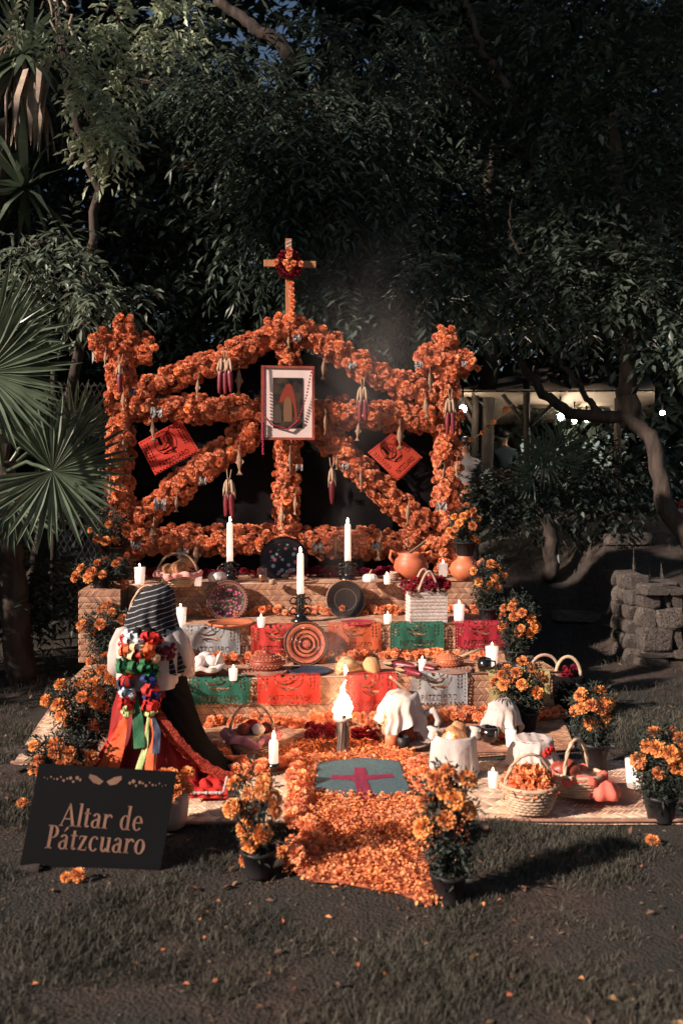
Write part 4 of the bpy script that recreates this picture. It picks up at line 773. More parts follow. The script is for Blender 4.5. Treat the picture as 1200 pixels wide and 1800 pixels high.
# bowl wrapped in cloth, with bread
p = GR(797, 1358, .02); t = thing('wrapped_bowl', p, 'deep bowl wrapped in white cloth holding brown bread', 'bowl'); rW = msz(38, p.y)
k = MB(); k.lathe([(.002, .13), (rW*.7, .14), (rW*.86, .2), (rW*.95, .225), (rW*1.02, .21), (rW*1.05, .14), (rW*1.1, .07), (rW*1.16, .004)], 56, lambda a, r, z: (r*(1+.05*math.sin(a*8+1)*(1-z/.24)+.03*math.sin(a*15)*(1-z/.24)), z), cap=False); k.build('cloth', CLOTH, t)
loaf(t, (0, .01, .19), (rW*.62, rW*.6, .07), seed=3); loaf(t, (.03, .05, .22), (rW*.4, rW*.4, .06), seed=6)
for s_ in (-1, 1): k = MB(); k.lathe([(.004, 0), (.03, .03), (.02, .06), (.035, .085)], 10, c=(s_*rW*.98, -.02, .18)); k.build('cloth_knot', CLOTH, t)
# stool covered with embroidered cloth
p = GR(936, 1346, .02); t = thing('cloth_covered_drum', p, 'round drum shaped stand under white cloth with red embroidery', 'stand'); rS = msz(33, p.y); hS = msz(48, p.y)
k = MB(); k.lathe([(rS*.85, 0), (rS*.95, hS)], 28); k.build('drum_core', CLAYD, t)
k = square_cloth(hS+.004, rS*1.0, rS*2+hS*1.75, .5, 2.2, .006, .0, 46); k.build('cloth', CLOTH, t)
k = MB()
for i in range(16):
    a = -PI/2+.5+R(-.35, .35); q = rS*1.17; k.ball((math.cos(a)*q*1.02, math.sin(a)*q*1.02, hS*R(.55, .88)), R(.008, .014), 8, 5)
k.build('embroidered_rose', REDC, t)
# basket of petals
p = GR(928, 1422, .02); t = thing('petal_basket', p, 'round wicker basket heaped with loose orange petals', 'basket'); rB = msz(47, p.y); wicker_body(t, rB*.72, rB, .125, 8, 52); handle(t, rB*.98, .12, .28, .25, lean=-.02)
Pq = rng.uniform(-1, 1, (900, 2)); Pq = Pq[(Pq**2).sum(1) < 1]; hq = .11+.09*(1-(Pq**2).sum(1)); P3 = np.c_[Pq*rB*.95, hq]; V, F = leaf_arrays(P3, unit(len(P3))+np.array([0, 0, .2]), np.array([0, 0, 1.])+unit(len(P3)), np.full(len(P3), .042), np.full(len(P3), .03)); tag(link_mesh(np_mesh('petal_heap', V, F, np.repeat(rng.uniform(0, 1, len(P3)), 4)), 'petal_heap', PETAL, t), kind='stuff')
# basket with coral cloth
p = GR(1012, 1396, .02); t = thing('coral_lined_basket', p, 'oval wicker basket with coral cloth and tall handle', 'basket', None, -.25); rB = msz(44, p.y); wicker_body(t, rB*.7, rB, .11, 7, 52, .75); handle(t, rB*.75, .1, .29, .9); puff_cloth(t, rB, .115, CORALC, 2, out=1.12, ell=.75)
for c, r in (((-.03, 0, .13), (.06, .05, .05)), ((-.08, .02, .12), (.05, .05, .04))): loaf(t, c, r, CLAYD, 'fruit', 2)
k = MB(); k.lathe([(.004, .10), (.05, .09), (.08, .05), (.085, .01)], 30, lambda a, r, z: (r*(1+.14*math.sin(a*6)), z), c=(rB*1.0, -.02, 0)); k.build('cloth_corner', CORALC, t)
# bags at the end of the lowest step
p = GR(958, 1262, .005)+N*.12; t = thing('leaning_mat_bag', W(UV(AL(955, 1200, .1))[0]+.0, .08, H1), 'curved handle of a mat bag on the end of lowest step', 'bag', None, RZ); k = MB(); k.tube([(.1*math.cos(a*PI/12), 0, .01+.1*math.sin(a*PI/12)) for a in range(13)], .012, 7); k.build('handle', STRAWP, t)
p = GR(998, 1262, 0); t = thing('dark_flower_bag', p, 'dark bag with pale handle and red flowers beside lowest step', 'bag'); k = MB(); k.lathe([(.09, 0), (.11, .12), (.12, .3), (.10, .31), (.002, .28)], 28); k.build('bag_body', BLACK, t)
k = MB(); k.tube([(.09*math.cos(a*PI/12), 0, .3+.14*math.sin(a*PI/12)) for a in range(13)], .013, 7); k.build('handle', WICK, t)
for i in range(6): o = link_mesh(CELM[i % 2], 'celosia_head', None, t); o.location = (R(-.08, .08), R(-.06, .04), R(.3, .36)); o.scale = [R(.025, .036)]*3
# marigold bag near the sign
p = GR(296, 1449, .02); t = thing('marigold_bag', p, 'pale woven bag heaped with marigold heads beside the sign', 'bag'); k = MB(); k.lathe([(.085, 0), (.09, .05), (.1, .16), (.09, .16), (.002, .13)], 40, lambda a, r, z: (r*(1+.04*math.sin(a*5)), z)); k.build('bag_body', STRAWP, t)
for i in range(26): flower('marigold', t, (R(-.09, .09), R(-.09, .07), R(.14, .23)), R(.034, .046), (R(-.5, .5), -.5, 1), FLP)
# ------------------------------------------------------------------ potted marigolds
def potted(base, potpx, flc, fw, fh, nfl, label, fr=.038, pot=True, bush=1.0, leafn=520):
    """base world point; potpx (width,height) px; flc (px,py) centre of the flowers, fw x fh their spread in px"""
    Z = base.y; t = thing('potted_marigold', base, label, 'potted plant', 'potted marigolds around the altar', R(0, 6)); t.rotation_euler = (0, 0, 0)
    pr, ph = msz(potpx[0]/2, Z), msz(potpx[1], Z)
    k = MB(); k.lathe([(pr*.72, 0), (pr*.76, .01), (pr*.94, ph*.85), (pr*1.03, ph*.86), (pr*1.03, ph), (pr*.93, ph), (pr*.92, ph*.9), (.002, ph*.88)], 26); pt_ = k.build('pot', POT, t)
    k = MB(); k.lathe([(pr*.93, ph*.9), (pr*.5, ph*.94), (.003, ph*.93)], 18, cap=False); k.build('soil', SOIL, pt_)
    c = AT(flc[0], flc[1], Z)-base; rx, rz = msz(fw/2, Z), msz(fh/2, Z); ry = rx*.8; st = MB(); P = []
    for i in range(int(nfl*1.25)):
        for _ in range(30):
            d = Vector((R(-1, 1), R(-1, 1), R(-1, 1)))
            if .35 < d.length < 1.0: 
                d = d.normalized()*R(.7, 1.05); d.y -= .12; q = Vector((c.x+d.x*rx, c.y+d.y*ry, c.z+d.z*rz))
                if all((q-o).length > fr*1.3 for o in P): break
        P.append(q); s0 = Vector((R(-.4, .4)*pr, R(-.4, .4)*pr, ph*.9)); md = s0.lerp(q, .55)+Vector((d.x*.02, d.y*.02, .03)); st.tube([s0, md, q], [.005, .004, .003], 5)
        out = Vector((d.x, d.y-.35, d.z*.6+.75)); flower('flower_head', t, q, fr*R(.9, 1.35), out, FLP)
    st.build('stems', PLANTG, t)
    Vs = []; n = int(leafn*bush*R(.6, 1.15)); u_ = rng.uniform(0, 1, n); f0 = np.array([0, 0, ph*.9]); cc = np.array(c)
    ctr = f0*(1-u_[:, None])+(cc+np.array([0, 0, rz*.5]))*u_[:, None]; dd = unit(n)*np.cbrt(rng.uniform(.1, 1, n))[:, None]; wd = (.35+.65*np.sqrt(np.clip(u_*1.6, 0, 1)))[:, None]
    B = ctr+dd*np.array([rx, ry, rz*.62])*wd*.78; dirs = dd+unit(n)*.7+np.array([0, 0, .15]); A = []
    Fs = []; b = 0
    for kk in range(6):
        s_ = rng.uniform(.7, 1.2, n)*.055; ax = dirs/np.linalg.norm(dirs, axis=1, keepdims=True); Pp = B+ax*(s_*(kk+1)/6)[:, None]; V, F = leaf_arrays(Pp, ax*.7+unit(n)*.75, unit(n)+np.array([0, -.3, .8]), s_*.55, s_*.17); Vs.append(V); Fs.append(F+b); b += len(V); A.append(np.repeat(rng.uniform(0, 1, n), 4))
    tag(link_mesh(np_mesh('foliage', np.concatenate(Vs), np.concatenate(Fs), np.concatenate(A)), 'foliage', PLANTG, t), kind='stuff'); return t
a = AL(200, 986, 1.55); k = MB(); hs = a.z-H3; k.box((0, 0, -hs/2), (.2, .2, hs-.002)); o = k.build('wooden_stand', WOODD, None, False); o.location = a; tag(o, 'dark block stand raising the uppermost potted marigold by palm', 'stand')
potted(a, (44, 26), (188, 925), 78, 90, 11, 'potted marigold raised highest, against the arch post by the fan palm', .036)
potted(GR(178, 1034, .874), (34, 24), (185, 1012), 110, 66, 15, 'potted marigold on the plinth just below the highest one', .037)
potted(GR(192, 1168, H1), (40, 28), (190, 1095), 96, 66, 15, 'potted marigold against the mat plinth beside the striped shawl', .037)
potted(GR(196, 1292, .02), (46, 36), (192, 1178), 84, 62, 12, 'potted marigold between mat plinth and woman sleeve', .037)
potted(GR(150, 1335, .02), (52, 40), (138, 1235), 116, 84, 15, 'broad potted marigold behind the pot that touches sign', .037, leafn=700)
potted(GR(112, 1402, .0), (54, 42), (108, 1335), 120, 80, 13, 'potted marigold right behind the black sign', .036, leafn=700)
potted(JUG+Vector((0, 0, .22)), (40, 24), (815, 925), 58, 76, 13, 'potted marigold standing in the mouth of clay jug', .034, leafn=420)
potted(GR(858, 1092, H2), (36, 24), (858, 1008), 60, 64, 11, 'potted marigold at the end of the middle step', .035)
potted(GR(905, 1162, H1), (44, 20), (912, 1085), 66, 84, 14, 'potted marigold on the lowest step behind candle glass', .036)
potted(GR(922, 1282, .02), (48, 34), (910, 1198), 92, 78, 17, 'potted marigold on the ground before yellow paper banner', .036, leafn=650)
potted(GR(1044, 1348, .01), (50, 44), (1036, 1242), 80, 76, 15, 'potted marigold with reaching side stem beside the dark bag', .037, leafn=600)
potted(GR(1160, 1442, .0), (58, 46), (1160, 1318), 90, 96, 14, 'outermost potted marigold beside tall candle glass on the mat edge', .036, leafn=700)
potted(GR(788, 1585, 0), (66, 54), (784, 1412), 104, 130, 15, 'potted marigold on the grass at petal path end', .035, leafn=400)
potted(GR(455, 1538, 0), (62, 46), (444, 1412), 100, 128, 13, 'sparse wilting potted marigold on grass beside the petal path', .034, leafn=150)
# ------------------------------------------------------------------ petal carpet with sawdust cross
def in_poly(x, y, poly):
    c = False; j = len(poly)-1
    for i in range(len(poly)):
        (xi, yi), (xj, yj) = poly[i], poly[j]
        if (yi > y) != (yj > y) and x < (xj-xi)*(y-yi)/(yj-yi)+xi: c = not c
        j = i
    return c
PATH = [tuple(GR(*q)[:2]) for q in ((470, 1345), (530, 1312), (600, 1305), (700, 1318), (748, 1352), (762, 1400), (770, 1470), (785, 1545), (758, 1600), (700, 1578), (610, 1562), (545, 1556), (498, 1525), (505, 1495), (535, 1480), (520, 1430), (522, 1380), (500, 1352))]
RECT = [tuple(GR(*q)[:2]) for q in ((556, 1352), (640, 1344), (702, 1350), (722, 1402), (715, 1409), (640, 1412), (552, 1402))]
pts = []; bx = [min(p[0] for p in PATH)-.1, max(p[0] for p in PATH)+.1]; by = [min(p[1] for p in PATH)-.1, max(p[1] for p in PATH)+.1]
while len(pts) < 15000:
    x, y = R(*bx), R(*by); jx, jy = x+random.gauss(0, .025), y+random.gauss(0, .03)
    if in_poly(jx, jy, PATH) and not in_poly(x, y, RECT): pts.append((x, y, .022+.03*max(0, math.sin(x*13+y*5)*math.sin(y*11-x*4))*random.random()+R(0, .03)))
P3 = np.array(pts); n = len(P3); V, F = leaf_arrays(P3, unit(n)*np.array([1, 1, .55]), np.array([0, 0, 1.])+unit(n)*.7, rng.uniform(.013, .025, n), rng.uniform(.009, .017, n), .3)
pc = thing('petal_carpet', (0, 0, 0), 'carpet of loose orange marigold petals leading to altar', 'petal carpet'); tag(link_mesh(np_mesh('petals', V, F, np.repeat(rng.uniform(0, 1, n), 4)), 'petals', PETAL, pc), kind='stuff')
k = MB(); k.add([(x, y, .016) for x, y in PATH], [tuple(range(len(PATH)))[::-1]]); k.build('petal_bed', PETAL, pc, False)
for i in range(46):
    x, y, z = pts[random.randrange(n)]; flower('marigold', pc, (x, y, .03), R(.024, .036), (R(-.6, .6), R(-.8, .2), 1))
def slab(poly, z0, z1, name, m, parent, jit=.006, sub=6):
    mb = MB(); Q = []
    for i in range(len(poly)):
        a, b = poly[i], poly[(i+1) % len(poly)]
        for s_ in range(sub): q = s_/sub; Q.append((a[0]*(1-q)+b[0]*q+R(-jit, jit), a[1]*(1-q)+b[1]*q+R(-jit, jit)))
    n = len(Q); cx = sum(q[0] for q in Q)/n; cy_ = sum(q[1] for q in Q)/n
    rings = [[(x+(x-cx)*.03, y+(y-cy_)*.03, z0) for x, y in Q], [(x, y, z1-.004) for x, y in Q], [(cx+(x-cx)*.96, cy_+(y-cy_)*.96, z1) for x, y in Q]]
    mb.loft(rings); mb.add(rings[-1], [tuple(range(n))]); return mb.build(name, m, parent, False)
sw = thing('sawdust_panel', (0, 0, 0), 'teal sawdust panel with magenta cross set in the petals', 'sawdust panel'); slab(RECT, .02, .045, 'teal_field', TEAL, sw)
CRS = [tuple(GR(*q, .046)[:2]) for q in ((622, 1349), (642, 1349), (645, 1363), (690, 1361), (694, 1367), (646, 1371), (657, 1403), (630, 1404), (622, 1372), (580, 1369), (580, 1363), (622, 1363))]
slab(CRS, .044, .0485, 'magenta_cross', MAGENTA, sw, .006, 6)
# ------------------------------------------------------------------ black sign
def ring_arc(mb, cx, cz, rx, rz, wx, wz, a0, a1, n=28, y=0):
    """high contrast bowl: heavy at the sides, hairline at top and bottom"""
    vs = []
    for i in range(n+1):
        a = math.radians(a0+(a1-a0)*i/n); vs += [(cx+math.cos(a)*rx, y, cz+math.sin(a)*rz), (cx+math.cos(a)*(rx-wx), y, cz+math.sin(a)*(rz-wz))]
    mb.add(vs, [(2*i, 2*i+1, 2*i+3, 2*i+2) for i in range(n)])
def poly(mb, pts): mb.add([(x, 0, z) for x, z in pts], [tuple(range(len(pts)))])
def bar(mb, x0, z0, x1, z1): poly(mb, [(x0, z0), (x1, z0), (x1, z1), (x0, z1)])
def glyph(ch, mb):
    S, h = .13, .035                                   # heavy and hair strokes, x-height .5, cap .78
    if ch == 'A': poly(mb, [(.0, 0), (.05, 0), (.34, .72), (.34, .8), (.31, .8)]); poly(mb, [(.27, .8), (.36, .8), (.68, 0), (.53, 0)]); bar(mb, .12, .24, .5, .275); bar(mb, -.06, 0, .13, .03); bar(mb, .45, 0, .74, .03); return .72
    if ch == 'l': bar(mb, .05, 0, .05+S, .82); bar(mb, -.01, .79, .06, .82); bar(mb, 0, 0, .24, .03); return .26
    if ch == 't': bar(mb, .07, .06, .07+S, .66); bar(mb, -.01, .47, .3, .505); ring_arc(mb, .2, .1, .13, .1, .1, .06, 180, 330); return .33
    if ch in 'aá':
        ring_arc(mb, .2, .14, .2, .15, S*.9, h, 60, 330); bar(mb, .28, .05, .28+S, .36); ring_arc(mb, .22, .36, .19, .15, S, h, 0, 160); poly(mb, [(.18, .31), (.3, .26), (.3, .29), (.2, .34)]); bar(mb, .36, 0, .47, .035)
        if ch == 'á': poly(mb, [(.18, .6), (.22, .6), (.38, .75), (.28, .78)])
        return .5
    if ch == 'r': bar(mb, .05, 0, .05+S, .5); bar(mb, -.01, .475, .06, .5); bar(mb, 0, 0, .25, .03); ring_arc(mb, .3, .34, .16, .17, .08, .07, 20, 170); return .44
    if ch == 'd': ring_arc(mb, .23, .25, .23, .26, S, h, 40, 320); bar(mb, .32, 0, .32+S, .84); bar(mb, .25, .81, .33, .84); bar(mb, .44, 0, .52, .03); return .56
    if ch == 'e': ring_arc(mb, .24, .25, .24, .26, S, h, 0, 320); bar(mb, .1, .25, .46, .285); return .5
    if ch == 'P': bar(mb, .08, 0, .08+S*1.15, .8); bar(mb, 0, 0, .32, .03); bar(mb, 0, .77, .1, .8); ring_arc(mb, .26, .58, .27, .22, S*1.1, h, -95, 95); return .55
    if ch == 'z': bar(mb, .02, .465, .4, .5); poly(mb, [(.0, .0), (.14, .0), (.4, .5), (.26, .5)]); bar(mb, .02, 0, .42, .035); bar(mb, .02, .37, .05, .5); bar(mb, .39, 0, .42, .13); return .46
    if ch == 'c': ring_arc(mb, .24, .25, .24, .26, S, h, 40, 320); return .46
    if ch == 'u': bar(mb, .05, .12, .05+S, .5); bar(mb, 0, .47, .07, .5); ring_arc(mb, .22, .15, .17, .16, S, .05, 180, 350); bar(mb, .36, 0, .36+S, .5); bar(mb, .3, .47, .37, .5); bar(mb, .45, 0, .55, .03); return .57
    if ch == 'o': ring_arc(mb, .25, .25, .25, .26, S*1.1, h, 0, 360, 40); return .53
    return .3
A_, B_, C_, D_ = (60, 1348), (297, 1362), (281, 1541), (36, 1524)
pl = GR(D_[0], D_[1], 0); pr_ = GR(C_[0], C_[1], 0); wS = (pr_-pl).length; hS2 = msz(178, pl.y); yaw = math.atan2(pr_.y-pl.y, pr_.x-pl.x)
sg = thing('altar_sign', pl, 'black sign board lettered Altar de Pátzcuaro stuck in grass', 'sign', None, 0)
sg.rotation_euler = Euler((-.12, .10*0+math.radians(3.2), -.02)); wS = msz(246, pl.y)
SM = Matrix(((1, 0, .11, 0), (0, 1, 0, 0), (0, 0, 1, 0), (0, 0, 0, 1)))
k = MB(); k.box((wS/2, 0, hS2/2), (wS, .012, hS2)); k.v = [(x+z*.09, y, z) for x, y, z in k.v]; k.build('board', BOARD, sg, False)
def line(s, x, z, size, nm):
    for ch in s:
        mb = MB(); ad = glyph(ch, mb) if ch != ' ' else .3
        if mb.v: mb.v = [(x+vx*size+(z+vz*size*1.32)*.09, -.0085, z+vz*size*1.32) for vx, _, vz in mb.v]; mb.build(nm, LETTER, sg, False)
        x += (ad+.045)*size
line('Altar de', wS*.235, hS2*.42, wS*.15, 'letter'); line('P\u00e1tzcuaro', wS*.155, hS2*.20, wS*.152, 'letter')
for s_ in (-1, 1):
    mb = MB(); poly(mb, [(s_*.02, .0), (s_*.13, .07), (s_*.22, .09), (s_*.23, .04), (s_*.16, -.03), (s_*.07, -.05)]); zc = hS2*.87; mb.v = [(wS*.5+x*wS*.52+zc*.09, -.0085, zc+z*wS*.5) for x, _, z in mb.v]; mb.build('butterfly_wing', LETTER, sg, False)
    for i in range(12):
        f = i/11; x = wS*(.5+s_*(.18+.26*f)); r = wS*(.013-.009*f)*(1.15 if i % 2 else .8); mb = MB(); zz = hS2*.87+wS*.018*math.sin(i*2.3)*(1-f*.6); mb.add([(x+zz*.09+math.cos(a*PI/5)*r, -.0085, zz+math.sin(a*PI/5)*r) for a in range(10)], [tuple(range(10))]); mb.build('printed_dot', LETTER, sg, False)
k = MB(); [k.tube([(wS*x, .012, hS2*.5), (wS*x, .014, -.1)], .008, 6) for x in (.2, .8)]; k.build('stakes', WOODD, sg)
o = thing('fallen_marigold', GR(138, 1538, .03), 'fallen marigold head at the foot of the black sign', 'flower'); flower('flower_head', o, (0, 0, 0), .035, (0, -.6, 1), FLP); flower('flower_head', o, (-.05, .0, -.01), .025, (0, -.6, 1), FLP)
for x, y, lb in ((497, 1498, 'lone marigold head lying between petal path and wilting pot'), (1146, 1478, 'lone marigold head in grass below outermost pot'), (40, 1412, 'lone marigold head on grass beside sign edge'), (432, 1512, 'low marigold head drooping by wilting plant pot')):
    o = thing('fallen_marigold', GR(x, y, .025), lb, 'flower', 'fallen marigold heads'); flower('flower_head', o, (0, 0, 0), .032, (0, -.5, 1), FLP)
# ------------------------------------------------------------------ kneeling woman seen from behind
def skin_mesh(name, J, E, levels=2):
    """J: list of (xyz, radius) joints, E: edges; root is joint 0"""
    me = bpy.data.meshes.new(name+'_s'); me.from_pydata([j[0] for j in J], E, []); o = bpy.data.objects.new(name+'_s', me); col.objects.link(o)
    o.modifiers.new('skin', 'SKIN'); sv = me.skin_vertices[0].data
    for i, j in enumerate(J): r = j[1]; sv[i].radius = (r, r) if not hasattr(r, '__len__') else r; sv[i].use_root = i == 0
    s_ = o.modifiers.new('sub', 'SUBSURF'); s_.levels = levels; s_.render_levels = levels
    dg = bpy.context.evaluated_depsgraph_get(); m2 = bpy.data.meshes.new_from_object(o.evaluated_get(dg)); m2.name = name
    bpy.data.objects.remove(o); m2.polygons.foreach_set('use_smooth', [True]*len(m2.polygons)); return m2
SKIN = mat('skin', '#8a5a44', '#9a6a52', 12, .5); HAIR = mat('hair', '#15100e', '#221a16', 40, .5, aniso=(1, 1, .1))
wb = GR(262, 1362, .02); wm = thing('person', wb, 'kneeling person in striped head shawl, white blouse and red skirt', 'person')
J = [((0, .05, .2), (.15, .12)), ((0, .02, .42), (.13, .10)), ((0, 0, .62), (.13, .10)), ((0, .01, .76), (.12, .08)), ((0.005, .02, .84), .05), ((.015, .05, .91), .08), ((.02, .05, .98), .075),
     ((-.14, .02, .76), .045), ((-.17, .08, .62), .04), ((-.16, .25, .56), .035), ((-.12, .33, .57), .03), ((.14, .02, .76), .045), ((.17, .08, .62), .04), ((.16, .25, .56), .035), ((.12, .33, .57), .03),
     ((-.1, .22, .13), .09), ((-.11, .4, .07), .065), ((-.11, .1, .045), .045), ((-.1, -.1, .04), .035), ((.1, .22, .13), .09), ((.11, .4, .07), .065), ((.11, .1, .045), .045), ((.1, -.1, .04), .035)]
E = [(0, 1), (1, 2), (2, 3), (3, 4), (4, 5), (5, 6), (3, 7), (7, 8), (8, 9), (9, 10), (3, 11), (11, 12), (12, 13), (13, 14), (0, 15), (15, 16), (16, 17), (17, 18), (0, 19), (19, 20), (20, 21), (21, 22)]
link_mesh(skin_mesh('body', J, E), 'body', SKIN, wm)
# hands: palm, four fingers and a thumb each, folded in the lap
for s_ in (-1, 1):
    hj = [((s_*.12, .33, .57), .022), ((s_*.10, .39, .565), .026)]; he = [(0, 1)]
    for f in range(4):
        b = len(hj); x = s_*(.10+(.5-f/3)*.05); L = (.045, .055, .05, .04)[f]; hj += [((x, .41, .562), .010), ((x-s_*.006, .41+L*.5, .555), .009), ((x-s_*.012, .41+L*.8, .535), .008)]; he += [(1, b), (b, b+1), (b+1, b+2)]
    b = len(hj); hj += [((s_*.085, .36, .58), .010), ((s_*.055, .385, .585), .009), ((s_*.045, .405, .575), .008)]; he += [(0, b), (b, b+1), (b+1, b+2)]; link_mesh(skin_mesh('hand', hj, he, 1), 'hand', SKIN, wm)
def ring(z, rx, ry, cx=0, cy_=0, n=72, fold=0, k=11, ph=0):
    return [(cx+math.cos(2*PI*j/n)*rx*(1+fold*wob(2*PI*j/n*k/5, 1, ph)), cy_+math.sin(2*PI*j/n)*ry*(1+fold*wob(2*PI*j/n*k/5, 1, ph)), z) for j in range(n)]
def gath(z, rx, ry, cx, cy_, amp, n=120, k=17, ph=0):
    return [(cx+math.cos(a)*rx*(1+amp*(math.sin(a*k+ph)+.5*math.sin(a*k*.61+2*ph))), cy_+math.sin(a)*ry*(1+amp*(math.sin(a*k+ph)+.5*math.sin(a*k*.61+2*ph))), z) for a in [2*PI*j/n for j in range(n)]]
k = MB(); k.loft([gath(z, rx, ry, cx, cy_, am) for z, rx, ry, cx, cy_, am in ((.003, .36, .36, -.0, .06, .05), (.03, .345, .34, .0, .06, .05), (.08, .31, .28, .02, .08, .05), (.16, .265, .25, .02, .07, .045), (.26, .235, .22, .01, .06, .035), (.38, .21, .18, .0, .04, .02), (.48, .175, .145, 0, .02, .01), (.54, .165, .13, 0, .0, .0))])
k.build('skirt', mat('skirt_red', '#6c1210', '#8c1c18', 5, .7, bump=.2, bscale=30), wm)
k = MB(); n = 60; rg = []                                            # black wrap: covers the back, its edge runs down to one side
EDGE = ((.56, -150), (.50, -112), (.42, -78), (.33, -64), (.24, -51), (.15, -38), (.07, -28), (.012, -23))
for (z, a0), rr, ry in zip(EDGE, (.178, .19, .215, .242, .275, .32, .40, .52), (.142, .16, .185, .215, .245, .285, .34, .38)):
    rg.append([(.02+math.cos(a)*rr*(1+.022*math.sin(a*13+z*5)+.012*math.sin(a*29+z*9)), .05+math.sin(a)*ry*(1+.022*math.sin(a*13+z*5)+.012*math.sin(a*29)), z) for a in [math.radians(a0+(76-a0)*j/n) for j in range(n+1)]])
k.loft(rg, close=False); k.build('black_wrap', BLACK, wm)
k = MB(); eg = [Vector(r_[0]) for r_ in rg[2:]]; P = []                # embroidered edge along the wrap
for a, b in zip(eg[:-1], eg[1:]): P += [a.lerp(b, q/6) for q in range(6)]
P.append(eg[-1]); rg = []
for i, c in enumerate(P):
    c = c+Vector((-.012, -.022, .004)); rg.append([c+Vector((-.026+.052*q/4, -.006*math.sin(q*PI/4), -.02+.04*q/4+.005*math.sin(i*2.1+q*3))) for q in range(5)])
k.loft(rg, close=False); k.build('embroidered_edge', mat('embroidery', '#6a1410', '#a03e26', 60, .85, bump=1, bscale=90), wm)
BL = mat('blouse_white', '#aa9e95', '#c0b4ab', 5, .85, bump=.3, bscale=18)
k = MB(); k.loft([ring(z, rx, ry, 0, .01, 72, f, 9) for z, rx, ry, f in ((.50, .175, .145, .03), (.56, .18, .15, .04), (.66, .18, .14, .03), (.75, .19, .125, .02), (.81, .165, .10, .0), (.85, .10, .075, 0), (.875, .06, .06, 0))]); k.build('blouse', BL, wm)
for s_ in (-1, 1):
    k = MB(); k.tube([(s_*.10, .01, .80), (s_*.135, .01, .785), (s_*.16, .02, .73), (s_*.175, .04, .66), (s_*.18, .07, .60), (s_*.18, .13, .565), (s_*.16, .2, .56)], [.05, .06, .066, .07, .068, .055, .04], 28)
    k.v = [(x+.005*math.sin(y*150+x*60)+.004*math.sin(z*60), y+.006*math.sin(x*110+z*30), z) for x, y, z in k.v]; k.build('sleeve', BL, wm)
k = MB()
for i in range(34): a = R(0, 6.28); q = R(0, .05); k.ball((.12+math.cos(a)*q*1.1, -.118+R(-.004, .01), .72+math.sin(a)*q*1.3), R(.010, .017), 7, 4)
k.build('embroidered_yoke', mat('yoke_thread', '#4a1a22', '#8a2430', 50, .8), wm)
# striped shawl over the head
def stripes():
    m = mat('striped_shawl', '#14161a', '#1c1e22', 8, .85, bump=.2, bscale=90); n = m.node_tree.nodes; L = m.node_tree.links; b = n[m['bsdf']]; tc = n.new('ShaderNodeTexCoord'); sp = n.new('ShaderNodeSeparateXYZ'); L.new(tc.outputs['Object'], sp.inputs[0])
    e = n.new('ShaderNodeMath'); e.operation = 'MULTIPLY_ADD'; e.inputs[1].default_value = -.30; L.new(sp.outputs[0], e.inputs[0]); L.new(sp.outputs[2], e.inputs[2])
    nz = n.new('ShaderNodeTexNoise'); nz.inputs['Scale'].default_value = 9; L.new(tc.outputs['Object'], nz.inputs[0]); e2 = n.new('ShaderNodeMath'); e2.operation = 'MULTIPLY_ADD'; e2.inputs[1].default_value = .02; L.new(nz.outputs[0], e2.inputs[0]); L.new(e.outputs[0], e2.inputs[2])
    f = n.new('ShaderNodeMath'); f.operation = 'MODULO'; f.inputs[1].default_value = .029; L.new(e2.outputs[0], f.inputs[0]); g = n.new('ShaderNodeMath'); g.operation = 'LESS_THAN'; g.inputs[1].default_value = .0032; L.new(f.outputs[0], g.inputs[0])
    mx = n.new('ShaderNodeMixRGB'); old = b.inputs['Base Color'].links[0].from_socket; L.new(g.outputs[0], mx.inputs[0]); L.new(old, mx.inputs[1]); mx.inputs[2].default_value = (*lin('#a8a6a4'), 1); L.new(mx.outputs[0], b.inputs['Base Color']); return m
k = MB(); rg = []; n = 64
for z, rx, ry, cx, cy_, f in ((1.068, .010, .012, .055, .07, 0), (1.062, .045, .05, .05, .065, .01), (1.04, .082, .09, .042, .06, .015), (1.0, .108, .115, .03, .052, .02), (.95, .125, .122, .016, .045, .03), (.90, .138, .12, .004, .035, .05), (.86, .142, .112, .006, .02, .08), (.82, .14, .108, .02, .01, .11), (.79, .142, .112, .03, .005, .14), (.765, .146, .116, .034, .002, .16)):
    r_ = []
    for j in range(n):
        a = 2*PI*j/n; w_ = 1+f*math.sin(a*9+z*20)+f*.7*math.sin(a*15+z*9); dz = 0
        if z < .89: dz = -(.89-z)*1.5*max(0, math.cos(a+.6))
        r_.append((cx+math.cos(a)*rx*w_+max(0, .9-z)*.15*max(0, math.cos(a)), cy_+math.sin(a)*ry*w_, z+dz))
    rg.append(r_)
k.loft(rg); k.build('head_shawl', stripes(), wm)
# ribbons: bows on the braids and loose tails
RC = {n: mat('ribbon_'+n, a, b, 8, .65, spec=.25, bump=.3, bscale=60) for n, a, b in (('red', '#a01c1c', '#c43028'), ('orange', '#c8502a', '#dd6c3c'), ('green', '#1c4a30', '#2a663e'), ('pale', '#aab8bc', '#cdd4d4'), ('blue', '#1a2450', '#28346a'), ('navy', '#20283c', '#3a4458'), ('lime', '#9fb06a', '#b4c484'), ('cream', '#cfa37a', '#dcb890'))}
def bow(c, r, cn, n=9):
    k = MB()
    for i in range(n):
        d = Vector((R(-1, 1), R(-1.0, -.15), R(-.8, .8))).normalized(); s_ = d.cross(Vector((R(-.4, .4), R(-.4, .4), 1))).normalized(); L = r*R(.7, 1.15); P = []
        for q in range(9):
            a = q/8*PI; ctr = d*L*math.sin(a)*.9+d.cross(s_)*L*.42*math.cos(a); P.append([ctr+s_*r*.22+d*r*.06*math.sin(q*2.1+i), ctr-s_*r*.22])
        k.loft(P, close=False)
    o = k.build('ribbon_bow', RC[cn], wm); o.location = c
